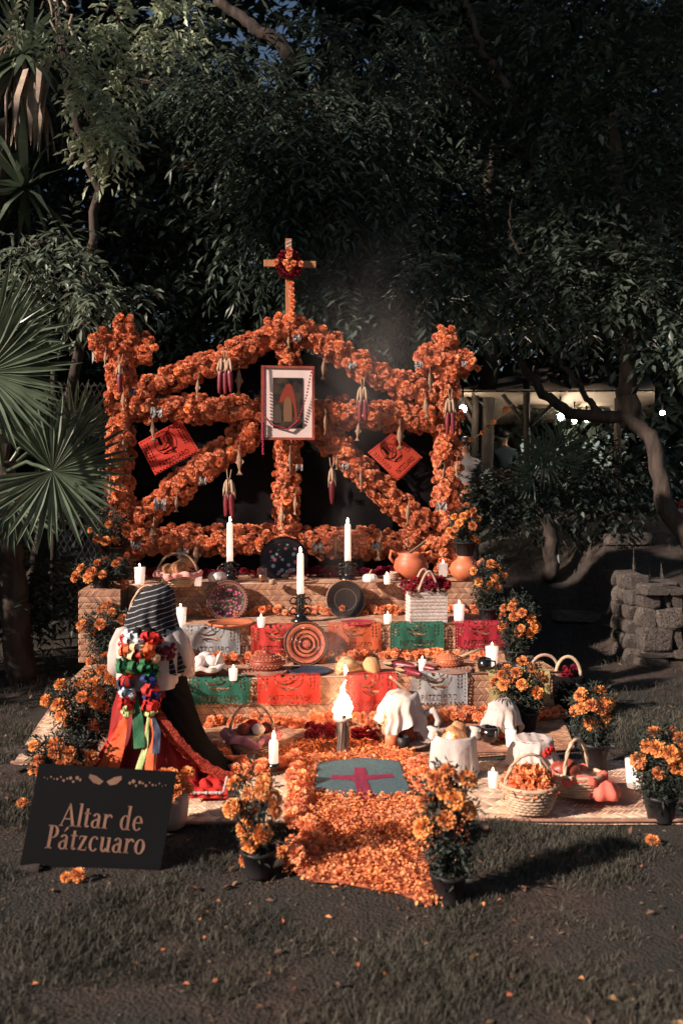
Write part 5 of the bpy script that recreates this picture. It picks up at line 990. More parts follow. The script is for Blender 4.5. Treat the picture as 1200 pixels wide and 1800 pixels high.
for x, z, r, cn in ((-.06, .80, .05, 'pale'), (-.03, .775, .05, 'pale'), (.04, .80, .05, 'red'), (.08, .79, .04, 'red'), (-.08, .745, .05, 'orange'), (-.03, .73, .055, 'cream'), (.03, .735, .05, 'orange'), (-.09, .775, .04, 'red'), (.0, .70, .05, 'red'),
   (-.10, .665, .055, 'green'), (-.04, .66, .055, 'green'), (.03, .655, .055, 'green'), (-.075, .63, .045, 'lime'), (.06, .69, .045, 'cream'), (.045, .615, .05, 'green'),
   (-.085, .585, .05, 'red'), (.04, .575, .05, 'blue'), (-.085, .535, .05, 'navy'), (.045, .53, .05, 'red'), (-.085, .495, .045, 'pale'), (.05, .49, .045, 'blue'), (-.088, .45, .05, 'red'), (.05, .445, .05, 'red'), (-.08, .41, .038, 'lime'), (.045, .405, .038, 'lime'), (-.09, .56, .04, 'navy'), (.05, .555, .04, 'navy')):
    bow((x, -.15-.03*(.8-z), z), r*1.25, cn, 11)
for x in (-.085, .045): k = MB(); k.tube([(x*.4, -.09, .84), (x*.8, -.14, .74), (x, -.15, .6), (x, -.16, .42)], [.022, .026, .024, .014], 8); k.build('braid', HAIR, wm)
def tail(p, cn, w_=.05):
    k = MB(); P = [Vector(q) for q in p]; rg = []; m_ = 16
    for i in range(m_+1):
        s_ = i/m_*(len(P)-1); j = min(int(s_), len(P)-2); c = P[j].lerp(P[j+1], s_-j); t = (P[j+1]-P[j]).normalized(); sd = t.cross(Vector((0, -1, .2))).normalized(); ww = w_*(.35+.65*min(1, i/m_*2))
        rg.append([c-sd*ww*.5, c+Vector((0, -.008*math.sin(i*.9), 0)), c+sd*ww*.5])
    k.loft(rg, close=False); k.build('ribbon_tail', RC[cn], wm)
tail([(-.08, -.17, .41), (-.12, -.2, .28), (-.17, -.24, .14), (-.22, -.27, .06)], 'orange', .07); tail([(-.08, -.175, .41), (-.10, -.21, .27), (-.13, -.26, .12), (-.15, -.29, .07)], 'orange', .06); tail([(-.09, -.17, .40), (-.15, -.2, .26), (-.24, -.23, .1)], 'red', .05)
tail([(.045, -.17, .41), (.05, -.2, .26), (.055, -.27, .1), (.04, -.32, .035)], 'orange', .055); tail([(.04, -.175, .40), (.03, -.22, .22), (.0, -.29, .09), (-.07, -.33, .045)], 'lime', .035); tail([(.05, -.17, .4), (.09, -.2, .3), (.095, -.26, .2)], 'navy', .04); tail([(.05, -.17, .4), (.085, -.21, .2), (.07, -.28, .08)], 'cream', .02)
tail([(-.04, -.16, .5), (-.02, -.18, .36), (-.0, -.23, .22)], 'green', .06)
# red lace cloth on the mat beside the skirt
k = MB(); n, m_ = 26, 14; A0, A1, A2, A3 = GR(332, 1408, .02), GR(398, 1408, .02), GR(408, 1366, .02), GR(335, 1362, .02)
k.v = [tuple(((A0*(1-i/n)+A1*(i/n))*(1-j/m_)+(A3*(1-i/n)+A2*(i/n))*(j/m_))+Vector((0, (.008*abs(math.sin(i*1.6)) if j == 0 else 0), .012+.012*math.sin(i*.7+j*.5)*math.sin(j*.6)+.01*(j/m_)))) for j in range(m_+1) for i in range(n+1)]
k.f = [(j*(n+1)+i, j*(n+1)+i+1, (j+1)*(n+1)+i+1, (j+1)*(n+1)+i) for j in range(m_) for i in range(n)]
rc = thing('lace_trimmed_cloth', (0, 0, 0), 'red cloth with a white lace line on the mat by woman', 'cloth'); k.build('red_cloth', REDC, rc)
lc = MB()
for i in range(34):
    s_ = i/33; c = (A0.lerp(A1, min(1, s_*1.5)) if s_ < .66 else A1.lerp(A2, (s_-.66)*2.6))+Vector((-.02 if s_ > .6 else 0, .03, .032)); lc.ball(tuple(c), R(.006, .010), 6, 4)
lc.build('lace', CLOTH, rc)
# ------------------------------------------------------------------ trees
def clump(px, py, Z, rpx, n, ry=None): r = msz(rpx, Z); return (AT(px, py, Z), (r, ry or r*.8, r*.8), n)
def limb(mb, pts, r0, r1, k=5, j=.03, n=9):
    P = rough_path(pts, k, j); mb.tube(P, [r0+(r1-r0)*i/(len(P)-1) for i in range(len(P))], n)
def tree(label, base, trunk, r0, limbs, clumps, m, L, Wd, droop=.5, per=11, group='garden trees', name='garden_tree', bark=BARK, twigs=26, r1f=.45):
    t = thing(name, base, label, 'tree' if 'tree' in name else 'shrub', group); bv = Vector(base)
    if trunk:
        k = MB(); limb(k, [Vector(p)-bv for p in trunk], r0, r0*r1f); k.build('trunk', bark, t)
    for pts, ra, rb in limbs: k = MB(); limb(k, [Vector(p)-bv for p in pts], ra, rb, 6, .035, 7); k.build('limb', TWIG if ra < .019 and m is LEAFV else bark, t)
    top = Vector(trunk[-1])-bv if trunk else Vector((0, 0, .1)); k = MB()
    for i in range(twigs if clumps else 0):
        c, r, n = random.choice(clumps); a = Vector(c)-bv+Vector((R(-.8, .8)*r[0], R(-.8, .8)*r[1], R(-.6, .6)*r[2])); d = Vector((R(-1, 1), R(-.5, .5), R(-.6, .7))).normalized()*r[0]*R(.6, 1.3); limb(k, [a, a+d*.5+Vector((0, 0, .05)), a+d], R(.008, .016), .003, 4, .025, 5)
    if k.v: tag(k.build('twigs', bark, t), kind='stuff')
    cl = [(Vector(c)-bv, r, n) for c, r, n in clumps]
    if cl: tag(link_mesh(crown_mesh('crown', cl, L, Wd, droop, per), 'crown', m, t), kind='stuff')
    return t
def gp(x, y): return Vector((x, y, hgt(x, y)))
# climbing stems with sunlit leaves, hanging by the palm
b = gp(-3.3, 8.6)
tree('slender tree hung with pale twigs and sunlit leaves above the palm', b, [b, AT(150, 560, 8.5), AT(172, 330, 8.4), AT(120, 150, 8.4), AT(95, -30, 8.4)], .06,
  [([AT(172, 360, 8.4), AT(178, 300, 8.3), AT(185, 240, 8.2)], .022, .012), ([AT(100, 0, 8.3), AT(108, 70, 8.2), AT(140, 150, 8.1), AT(165, 215, 8.1), AT(188, 255, 8.1)], .018, .007), ([AT(115, 0, 8.3), AT(125, 60, 8.2), AT(150, 110, 8.1), AT(175, 140, 8.1)], .016, .006),
   ([AT(92, -10, 8.2), AT(95, 60, 8.2), AT(118, 115, 8.1), AT(130, 160, 8.0)], .014, .005), ([AT(150, 140, 8.3), AT(215, 138, 8.2), AT(260, 146, 8.2), AT(300, 144, 8.2)], .014, .006), ([AT(0, 92, 8), AT(22, 70, 8), AT(14, 40, 8), AT(18, 20, 8)], .012, .005), ([AT(-10, 97, 8), AT(15, 90, 8), AT(25, 65, 8)], .011, .004), ([AT(-10, 60, 8), AT(20, 62, 8), AT(40, 40, 8), AT(30, 10, 8)], .011, .004), ([AT(120, 295, 8.6), AT(140, 230, 8.5), AT(148, 175, 8.4)], .03, .014)],
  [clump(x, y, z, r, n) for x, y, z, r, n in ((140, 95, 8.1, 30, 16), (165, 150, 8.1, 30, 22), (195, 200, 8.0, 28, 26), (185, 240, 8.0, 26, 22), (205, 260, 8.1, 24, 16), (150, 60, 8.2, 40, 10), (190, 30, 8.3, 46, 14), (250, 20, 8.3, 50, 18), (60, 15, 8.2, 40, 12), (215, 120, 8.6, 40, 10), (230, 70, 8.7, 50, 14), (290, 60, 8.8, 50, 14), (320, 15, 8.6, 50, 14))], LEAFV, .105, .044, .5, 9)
b = gp(-3.5, 7.9)
tree('broad leaved bush with bright drooping leaf fans above the palm', b, [b, AT(40, 640, 8.2), AT(60, 520, 8.1)], .05, [([AT(60, 520, 8.1), AT(140, 500, 8), AT(210, 505, 7.9)], .02, .006), ([AT(60, 520, 8.1), AT(40, 450, 8), AT(80, 420, 7.9)], .02, .006)],
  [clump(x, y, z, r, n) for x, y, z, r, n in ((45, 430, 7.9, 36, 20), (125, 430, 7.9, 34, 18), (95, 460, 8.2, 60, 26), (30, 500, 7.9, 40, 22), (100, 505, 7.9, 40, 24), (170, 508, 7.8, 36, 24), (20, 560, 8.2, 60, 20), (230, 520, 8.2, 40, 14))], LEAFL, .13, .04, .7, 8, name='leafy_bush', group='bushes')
# spear-leaved tree at upper edge with hanging dead leaves
b = gp(-4.6, 9.4); yt = thing('spear_leaf_tree', b, 'spear leaved tree with a skirt of dry hanging leaves behind the palm', 'tree', 'garden trees'); k = MB(); limb(k, [Vector((0, 0, 0)), AT(-5, 330, 9.4)-b, AT(10, 240, 9.4)-b, AT(38, 180, 9.4)-b, AT(45, 100, 9.4)-b], .16, .09); k.build('trunk', BARK, yt); bl = MB()
bl.add([(0, -.03, 0), (0, .03, 0), (.35, .035, .02), (.35, -.035, .02), (.75, 0, -.06)], [(0, 3, 2, 1), (3, 4, 2)]); BLD = bl.mesh('spear_leaf', False)
for (hx, hy, n, dry) in ((45, 95, 46, 0), (60, 130, 34, 1), (45, 330, 30, 0)):
    c = AT(hx, hy, 9.3)-b
    for i in range(n):
        o = link_mesh(BLD.copy() if i == 0 and 0 else BLD, 'spear_leaf', PALM, yt); o.location = c; el = R(-1.5, -1.1) if dry else R(-1.0, 1.2); o.rotation_euler = (R(-.4, .4), -el, R(0, 6.28)); o.scale = [R(.9, 1.4)]*3
        if dry: o.location += Vector((R(-.2, .2), R(-.1, .1), R(-.1, .2))); o.material_slots[0].link = 'OBJECT'; o.material_slots[0].material = TWIG
# large trees behind the altar
b = gp(.45, 11.2)
tree('big tree with pale forked trunk and feathery hanging leaves behind wooden cross', b, [b, AT(618, 620, 11), AT(628, 520, 11), AT(640, 440, 11), AT(600, 300, 11), AT(560, 150, 10.8)], .22,
  [([AT(610, 600, 11.1), AT(588, 520, 11), AT(590, 430, 10.9), AT(575, 330, 10.8)], .13, .05), ([AT(530, 132, 10.2), AT(490, 75, 10.2), AT(445, 45, 10.3), AT(380, 0, 10.4)], .10, .06), ([AT(300, 295, 10.2), AT(360, 298, 10.1), AT(420, 300, 10)], .07, .04), ([AT(470, 200, 9.7), AT(500, 186, 9.6), AT(530, 195, 9.6), AT(522, 230, 9.6)], .022, .008), ([AT(480, 380, 9.6), AT(515, 345, 9.6)], .02, .008), ([AT(230, 140, 10), AT(280, 142, 9.9), AT(300, 120, 9.9)], .03, .012), ([AT(300, 300, 10), AT(380, 270, 9.9), AT(400, 275, 9.9)], .014, .006)],
  [clump(x, y, z, r, n) for x, y, z, r, n in ((545, 220, 9.6, 75, 90), (480, 260, 9.7, 75, 80), (600, 290, 9.7, 70, 80), (520, 340, 9.6, 70, 90), (590, 380, 9.8, 70, 70), (440, 190, 9.9, 75, 70), (640, 190, 10, 80, 60), (660, 330, 10, 75, 50), (460, 390, 9.7, 60, 50), (380, 130, 10, 80, 60), (560, 110, 10, 90, 60), (650, 90, 10.3, 90, 60), (640, 440, 10.4, 70, 30), (500, 440, 10.2, 50, 24), (600, 520, 9.2, 55, 50), (680, 545, 9.3, 60, 60), (735, 480, 9.4, 60, 50), (560, 490, 9.2, 46, 34), (700, 580, 9.4, 40, 24))], LEAF, .165, .045, .8, 13)
b = gp(-1.9, 11.6)
tree('leafy tree with thin branching trunk behind the flower arch gable', b, [b, AT(350, 640, 11.4), AT(345, 480, 11.4), AT(335, 340, 11.3)], .10, [([AT(170, 372, 10.6), AT(178, 320, 10.6), AT(160, 290, 10.6), AT(155, 230, 10.6)], .05, .02), ([AT(172, 360, 10.6), AT(190, 325, 10.6), AT(210, 310, 10.6)], .03, .012)],
  [clump(x, y, z, r, n) for x, y, z, r, n in ((300, 220, 10.8, 80, 70), (340, 320, 10.6, 80, 80), (260, 330, 10.8, 75, 60), (420, 330, 10.6, 70, 60), (300, 420, 10.9, 80, 44), (400, 470, 10.8, 80, 50), (250, 480, 11, 80, 24), (360, 560, 10.8, 75, 46), (450, 540, 10.9, 60, 40), (280, 580, 11, 70, 40), (340, 130, 11, 90, 60), (260, 180, 11, 80, 40), (200, 420, 11, 70, 24))], LEAF, .18, .07, .5, 10)
b = gp(2.0, 12.6)
tree('dark leafy tree with bare forked limbs behind the awning', b, [b, AT(860, 640, 12.6), AT(850, 420, 12.4), AT(870, 250, 12)], .16, [([AT(900, 162, 10.6), AT(870, 120, 10.6), AT(845, 85, 10.6), AT(832, 40, 10.6), AT(820, 0, 10.6)], .045, .03), ([AT(845, 85, 10.6), AT(800, 80, 10.6), AT(780, 72, 10.6)], .022, .01), ([AT(868, 185, 10.8), AT(800, 145, 10.8), AT(740, 110, 10.8), AT(700, 100, 10.8)], .032, .016), ([AT(780, 75, 10.6), AT(776, 110, 10.6)], .012, .006), ([AT(910, 450, 10), AT(895, 400, 10), AT(900, 350, 10)], .02, .01)],
  [clump(x, y, z, r, n) for x, y, z, r, n in ((760, 60, 11.5, 90, 60), (850, 90, 11.8, 90, 60), (930, 120, 11.6, 90, 60), (760, 180, 11.8, 80, 44), (700, 250, 11.6, 80, 50), (850, 240, 12, 80, 24), (800, 330, 11.8, 90, 60), (740, 400, 11.6, 90, 60), (860, 420, 11.8, 90, 70), (800, 500, 11.6, 90, 70), (900, 500, 11.4, 70, 40), (720, 520, 11.8, 70, 40), (940, 60, 11.6, 90, 60), (950, 300, 11.8, 70, 34))], LEAF, .17, .062, .55, 9)
b = gp(4.1, 9.6)
tree('gnarled tree leaning low over the dark palm, right of awning', b, [b, AT(1165, 880, 9.7), AT(1150, 780, 9.8), AT(1100, 735, 10), AT(1000, 725, 10.2), AT(955, 690, 10.3), AT(925, 655, 10.3), AT(900, 620, 10.3)], .115,
  [([AT(1105, 740, 10), AT(1102, 680, 10), AT(1110, 600, 10), AT(1095, 520, 10), AT(1085, 380, 10), AT(1080, 200, 10)], .13, .07), ([AT(1095, 440, 9.9), AT(1085, 370, 9.9)], .05, .03), ([AT(1100, 450, 9.9), AT(1150, 420, 9.9), AT(1200, 400, 9.9)], .06, .04), ([AT(1060, 735, 10.1), AT(1020, 690, 10.1), AT(985, 630, 10.1)], .05, .02)],
  [clump(x, y, z, r, n) for x, y, z, r, n in ((1000, 480, 10.2, 80, 80), (1080, 470, 10, 80, 80), (1160, 520, 9.8, 80, 80), (940, 520, 10.2, 50, 36), (1040, 530, 10.2, 60, 44), (1185, 600, 9.8, 50, 30), (1000, 380, 10.2, 80, 70), (1090, 350, 10.2, 80, 70), (1170, 380, 10, 80, 70), (1010, 250, 10.4, 90, 70), (1110, 230, 10.4, 90, 70), (1190, 250, 10.3, 80, 60), (1050, 120, 10.6, 90, 70), (1150, 100, 10.6, 90, 70), (1010, 30, 10.8, 90, 60), (1130, 0, 10.8, 90, 60))], LEAF, .155, .06, .5, 9, r1f=.3)
b = gp(-4.2, 11.5)
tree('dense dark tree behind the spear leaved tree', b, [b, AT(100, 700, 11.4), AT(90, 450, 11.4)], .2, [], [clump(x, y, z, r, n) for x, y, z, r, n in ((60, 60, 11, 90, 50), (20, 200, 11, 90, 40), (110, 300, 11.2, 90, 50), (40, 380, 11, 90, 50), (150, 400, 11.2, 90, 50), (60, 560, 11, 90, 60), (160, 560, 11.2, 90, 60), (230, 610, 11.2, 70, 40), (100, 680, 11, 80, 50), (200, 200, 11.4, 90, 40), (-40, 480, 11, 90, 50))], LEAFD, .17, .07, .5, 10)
# low bushes
for lb, b, cl, L in (('dark shrub under the gnarled tree beside stone wall', gp(3.3, 10.6), [clump(x, y, 10.6, r, n) for x, y, r, n in ((1060, 830, 56, 50), (1000, 870, 56, 50), (1120, 850, 60, 50), (960, 880, 50, 40), (1080, 890, 60, 50), (1150, 800, 40, 24))], .12),
  ('low grassy shrub before the awning posts', gp(1.75, 11.0), [clump(x, y, 11.0, r, n) for x, y, r, n in ((860, 850, 36, 60), (895, 870, 36, 50), (850, 890, 40, 50), (910, 900, 40, 40))], .09),
  ('dark shrub at the foot of the fan palm', gp(-3.3, 7.6), [clump(x, y, 7.6, r, n) for x, y, r, n in ((40, 1010, 60, 40), (110, 1030, 50, 34), (20, 1080, 60, 30))], .11),
  ('unseen dense shrub added to shade the fan palm foot', gp(-4.3, 6.95), [(Vector((-4.3+R(-.2, .2), 6.7+R(-.6, .6), R(.5, 2.0))), (.5, .5, .5), 80) for _ in range(10)], .14),  # out of view, added to cast shade on palm trunk and ground
  ('dark shrub filling the corner behind left arch post', gp(-2.9, 10.2), [clump(x, y, 10.2, r, n) for x, y, r, n in ((190, 720, 70, 60), (130, 780, 60, 60), (60, 820, 70, 60), (140, 880, 70, 50), (30, 930, 60, 50))], .12)):
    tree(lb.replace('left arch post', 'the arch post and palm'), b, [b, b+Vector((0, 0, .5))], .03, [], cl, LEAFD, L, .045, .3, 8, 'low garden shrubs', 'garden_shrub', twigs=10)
# far wood: one mass
cl = [(AT(R(-250, 1450), R(-150, 760), R(14.0, 19.5)), (1.7, 1.2, 1.5), 60) for _ in range(165)]
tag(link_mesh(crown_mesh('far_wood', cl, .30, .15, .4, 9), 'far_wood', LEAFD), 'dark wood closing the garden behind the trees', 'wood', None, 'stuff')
# tall shade trees standing left of the altar, outside the view; they shade the garden behind
SHL = ('nearest the spear leaved tree', 'with the highest spreading crown', 'behind the nearest shade tree', 'deepest in the wood edge', 'with a thin crown on the open lawn', 'overhanging the lawn beside the altar', 'with a narrow high crown')
for i, (x, y, z, r, n) in enumerate(((-11, 7.9, 8, (2, 2.3, 4.5), 760), (-11, 8.4, 17.2, (2.5, 3.0, 3), 900), (-12, 11, 9, (2.6, 3, 6.5), 760), (-12.5, 15.5, 10, (2.6, 3, 7), 760), (-13, -9.6, 6.4, (2.0, 1.1, 1.7), 44), (-11, .6, 14.6, (2.2, 2.2, 2.0), 800), (-11, 2.0, 11.2, (.9, .3, .35), 260))):
    b = gp(x, y) if i < 5 else gp(-13.5, 9+i*.5)
    tree('tall shade tree outside the fan palm '+SHL[i], b, [b, Vector((x+.3, y, z*.5)) if i < 5 else b+Vector((0, -.5, z*.6)), Vector((x, y, z))], .3, [], [(Vector((x+R(-.5, .5)*r[0], y+R(-.5, .5)*r[1], z+R(-.8, .8)*r[2])), (r[0]*.8, r[1]*.8, r[2]*.45), n//4) for _ in range(7)], LEAFD, .34 if i < 6 else .19, .17 if i < 6 else .11, .4, 9, 'shade trees outside the view', 'shade_tree')
# ------------------------------------------------------------------ fan palms
bl = MB(); bl.add([(0, 0, 0), (.5, -.035, .02), (.5, 0, -.012), (.5, .035, .02), (.86, -.018, -.0), (.86, 0, -.02), (.86, .018, 0), (1, 0, -.05)], [(0, 1, 2), (0, 2, 3), (1, 4, 5, 2), (2, 5, 6, 3), (4, 7, 5), (5, 7, 6)]); PBL = bl.mesh('blade', False)
def frond(t, b, hub, L, root, a0, a1, n, tilt, mt=PALM, yaw=0):
    k = MB(); h = hub-b; k.tube(rough_path([root-b, (root-b).lerp(h, .5)+Vector((0, 0, .08)), h], 4, .004), [.016]*8+[.010], 6); fr = k.build('frond', mt, t)
    Mt = Matrix.Rotation(yaw, 4, 'Z') @ Matrix.Rotation(tilt, 4, 'X')
    for i in range(n):
        a = math.radians(a0+(a1-a0)*(i+R(-.25, .25))/(n-1)); d = Mt @ Vector((math.cos(a), -.12+R(-.14, .1), math.sin(a))); nn = Mt @ Vector((R(-.15, .15), -1, R(-.1, .1)))
        x = d.normalized(); y = nn.cross(x).normalized(); z = x.cross(y); o = link_mesh(PBL, 'blade', mt, fr); l = L*R(.82, 1.1); o.matrix_local = Matrix.Translation(h) @ Matrix(((x.x, y.x, z.x, 0), (x.y, y.y, z.y, 0), (x.z, y.z, z.z, 0), (0, 0, 0, 1))) @ Matrix.Diagonal((l, l*R(.9, 1.2), l, 1))
b = gp(-2.75, 7.35); fp = thing('fan_palm', b, 'large fan palm with sunlit pleated leaves beside the arch', 'palm', 'fan palms'); k = MB(); limb(k, [Vector((0, 0, 0)), Vector((-.05, 0, .6)), Vector((-.12, 0, 1.3)), Vector((-.15, 0, 1.9))], .13, .09, 8, .012, 12); k.build('trunk', BARK, fp); rt = b+Vector((-.15, 0, 1.8))
for hx, hy, Z, L, a0, a1, n, ti, yw in ((93, 828, 6.55, .62, -170, 140, 44, -.15, .2), (-25, 655, 6.3, .66, -80, 70, 34, -.1, .1), (-10, 590, 6.9, .6, -20, 80, 16, .3, .2), (60, 780, 7.4, .55, 20, 170, 24, .5, .3), (20, 880, 7.0, .55, -160, -20, 24, -.5, 0), (130, 760, 7.7, .5, 0, 180, 22, .4, .3)): frond(fp, b, AT(hx, hy, Z), L, rt, a0, a1, n, ti, PALM, yw)
b = gp(2.55, 10.4); fp = thing('dark_fan_palm', b, 'dark fan palm silhouetted against the lit awning', 'palm', 'fan palms'); k = MB(); limb(k, [Vector((0, 0, 0)), Vector((0, 0, .5)), Vector((-.1, 0, .9))], .1, .08); k.build('trunk', BARK, fp); rt = b+Vector((-.1, 0, .9))
for hx, hy, L, a0, a1, n in ((955, 805, .42, -150, 170, 30), (935, 835, .36, 60, 270, 20), (1000, 815, .4, -80, 120, 20), (985, 785, .4, -20, 190, 20)): frond(fp, b, AT(hx, hy, 10.2+R(-.2, .2)), L, rt, a0, a1, n, -.1, LEAFD, .1)  # shade put into the colour: darker leaf tone than the sunlit palm
# ------------------------------------------------------------------ awning, lamps, people, wall
aw = thing('awning', AT(833, 945, 12.4), 'lit canvas awning on dark poles behind the garden', 'awning'); ao = AT(833, 945, 12.4)
def sheet(name, P, n=14, m_=8, sag=.12, mt=None):
    k = MB(); A, B, C, D = P
    k.v = [tuple(((A*(1-i/n)+B*(i/n))*(1-j/m_)+(D*(1-i/n)+C*(i/n))*(j/m_))+Vector((0, 0, -sag*math.sin(i/n*PI*3)**2*math.sin(j/m_*PI)))-ao) for j in range(m_+1) for i in range(n+1)]
    k.f = [(j*(n+1)+i, j*(n+1)+i+1, (j+1)*(n+1)+i+1, (j+1)*(n+1)+i) for j in range(m_) for i in range(n)]; k.build(name, CANVAS, aw)
sheet('canvas_panel', (AT(795, 690, 12.2), AT(1150, 688, 12.6), AT(1150, 746, 15), AT(790, 746, 15))); sheet('canvas_roof', (AT(795, 687, 12.1), AT(1150, 685, 12.5), AT(1140, 660, 15), AT(960, 645, 15))); sheet('canvas_panel', (AT(790, 735, 18.5), AT(1200, 735, 18.5), AT(1200, 762, 18.6), AT(790, 762, 18.6)), sag=0)
for (x, y0, Z) in ((834, 682, 12.4), (925, 665, 12.4), (1085, 690, 12.8)):
    a = AT(x, y0, Z); g = gp(a.x, a.y); k = MB(); limb(k, [g-ao, a-ao], .055, .05, 6, .01); k.build('pole', WOODD, aw)
for p in (((818, 700), (832, 725)), ((884, 692), (923, 750)), ((975, 705), (928, 752)), ((818, 722), (836, 755)), ((800, 690), (930, 668))): k = MB(); limb(k, [AT(*p[0], 12.4)-ao, AT(*p[1], 12.4)-ao], .03, .03, 5, .01); k.build('brace', WOODD, aw)
for x, y, r, Z, lb in ((813, 719, 6.5, 12.0, 'large round glowing bulb beside the awning pole next to arch'), (839, 741, 3.5, 12.6, 'small glowing bulb hanging by the awning pole'), (984, 733, 6, 12.6, 'large glowing bulb over the dark fan palm'), (1009, 739, 4, 12.9, 'small glowing bulb beside large bulb over palm'), (1163, 726, 4, 12.4, 'small glowing bulb behind the gnarled tree'), (1030, 738, 4, 13.4, 'faint glowing bulb deep under the awning')):
    c = AT(x, y, Z); t = thing('hanging_bulb', c, lb, 'lamp', 'lit bulbs under the awning'); k = MB(); k.ball((0, 0, 0), msz(r, Z), 14, 9); k.build('bulb', BULB, t); k = MB(); k.tube([(0, 0, msz(r, Z)*.9), (0, 0, msz(r, Z)+.25)], .012, 6); k.build('cord', BLACK, t)
def person(px, yhead, Z, label, shirt, trousers, sit=False, back=True):
    hd = AT(px, yhead, Z); g = gp(hd.x, Z); Hh = hd.z+.12-g.z; s_ = Hh/1.7 if not sit else 1.0; t = thing('person', g, label, 'person', 'people under the awning'); z0 = 0 if not sit else Hh-1.7
    q = lambda x, y, z: (x*s_, y*s_, max(.03, z*s_+z0))
    J = [(q(0, 0, .95), (.15*s_, .11*s_)), (q(0, 0, 1.2), (.14*s_, .10*s_)), (q(0, 0, 1.4), (.13*s_, .09*s_)), (q(0, 0, 1.5), .055*s_), (q(0, .01, 1.6), .085*s_), (q(0, 0, 1.67), .075*s_), (q(-.19, 0, 1.37), .06*s_), (q(-.24, .03, 1.1), .045*s_), (q(-.2, .2, .98), .035*s_), (q(.19, 0, 1.37), .06*s_), (q(.24, .03, 1.1), .045*s_), (q(.2, .2, .98), .035*s_)]
    if sit: J += [(q(-.1, .4, .92), .08), ((-.1*s_, .42, .1), .05), (q(.1, .4, .92), .08), ((.1*s_, .42, .1), .05)]
    else: J += [(q(-.1, 0, .5), .07*s_), (q(-.1, .02, .06), .045*s_), (q(.1, 0, .5), .07*s_), (q(.1, .05, .06), .045*s_)]
    E = [(0, 1), (1, 2), (2, 3), (3, 4), (4, 5), (2, 6), (6, 7), (7, 8), (2, 9), (9, 10), (10, 11), (0, 12), (12, 13), (0, 14), (14, 15)]
    link_mesh(skin_mesh('body', J, E, 2), 'body', SKIN, t); up = 1.13
    S = [(J[i][0], tuple(v*up for v in J[i][1]) if hasattr(J[i][1], '__len__') else J[i][1]*1.25) for i in (0, 1, 2, 6, 7, 9, 10)]+[(q(0, 0, 1.47), .085*s_), (q(0, 0, 1.5), .07*s_)]; link_mesh(skin_mesh('shirt', S, [(0, 1), (1, 2), (2, 3), (3, 4), (2, 5), (5, 6), (2, 7), (7, 8)], 2), 'shirt', shirt, t)
    S = [(J[i][0], tuple(v*up for v in J[i][1]) if hasattr(J[i][1], '__len__') else J[i][1]*1.2) for i in (0, 12, 13, 14, 15)]; link_mesh(skin_mesh('trousers', S, [(0, 1), (1, 2), (0, 3), (3, 4)], 2), 'trousers', trousers, t)
    k = MB(); c = Vector(J[5][0]); k.ball(tuple(c+Vector((0, -.012, .015))), (.092*s_, .1*s_, .095*s_), 14, 9, lambda x, y, z: 1 if z > -.45 else .8); k.build('hair', HAIR, t); return t
DK = mat('dark_trousers', '#1c1e24', '#262a32', 8, .85)
person(817, 792, 11.4, 'seated person in grey white shirt beside the arch post', mat('grey_shirt', '#6e6864', '#7e7874', 6, .85), DK); person(885, 777, 13.2, 'person in dark teal jacket standing under the awning', mat('teal_jacket', '#1e2a2e', '#29373b', 6, .85), DK); person(836, 800, 13.4, 'person in white top half hidden by the awning pole', mat('white_top', '#a8a098', '#bab2aa', 6, .85), DK)
# stone pillar under the awning
a = AT(892, 760, 15.5); g = gp(a.x, a.y); pt = thing('stone_pillar', g, 'rough stone pillar under the awning behind the standing person', 'pillar'); rk = []
for s_ in range(5):
    bm = bmesh.new(); [bm.verts.new([(1 if R(-1, 1) > 0 else -1)*R(.55, 1.05) if R(0, 1) < .75 else R(-.9, .9) for _ in range(3)]) for _ in range(26)]
    r_ = bmesh.ops.convex_hull(bm, input=bm.verts); [bm.verts.remove(v) for v in list(bm.verts) if not v.link_faces]; bmesh.ops.bevel(bm, geom=list(bm.edges), offset=.10, segments=1, affect='EDGES'); me = bpy.data.meshes.new('stone'); bm.to_mesh(me); bm.free(); rk.append(me)
def stone(parent, c, d, rz=None, name='stone', m=STONE): o = link_mesh(random.choice(rk), name, m, parent); o.location = c; o.scale = [x/2*1.08 for x in d]; o.rotation_euler = (R(-.06, .06), R(-.06, .06), R(-.12, .12) if rz is None else rz); return o
for i in range(12):
    for q in (-1, 1): stone(pt, (q*.1+R(-.02, .02), R(-.03, .03), .13+i*.2), (.23, .32, .21))
# dry stone wall
wl = thing('stone_wall', (2.76, 7.9, 0), 'low rough stone wall at the edge of the shaded lawn', 'wall'); k = MB(); k.box((.18, .32, .34), (.30, .5, .66)); k.box((1.15, .02, .30), (1.3, .5, .60)); k.build('mortar_core', MORT, wl, False)
def face(x0, x1, y, H, dep, x_n):
    z = 0
    while z < H-.04:
        hgt_ = R(.07, .22); hgt_ = min(hgt_, H-z); x = x0
        while x < x1-.03:
            w_ = min(R(.09, .30), x1-x+.02); stone(wl, (x+w_/2, y+R(-.02, .02), z+hgt_/2), (w_*1.1, dep*R(.8, 1.25), hgt_*1.12)); x += w_
        z += hgt_
face(0.0, .36, .04, .74, .22, 3); face(.46, 1.9, -.26, .66, .24, 8)
z = 0
while z < .72:
    for y in (.2, .38, .55): stone(wl, (.03, y, z+.07), (.2, .2, .15))
    z += .14
for x, y, w_, d in ((.1, .1, .3, .3), (.3, .35, .3, .34), (.12, .5, .3, .3), (.62, -.2, .34, .36), (.95, -.18, .32, .34), (1.28, -.2, .34, .34), (1.6, -.18, .32, .36), (.7, .15, .36, .3), (1.1, .16, .4, .3), (1.5, .15, .4, .3)): stone(wl, (x, y, .72 if x < .45 else .64), (w_, d, .10))
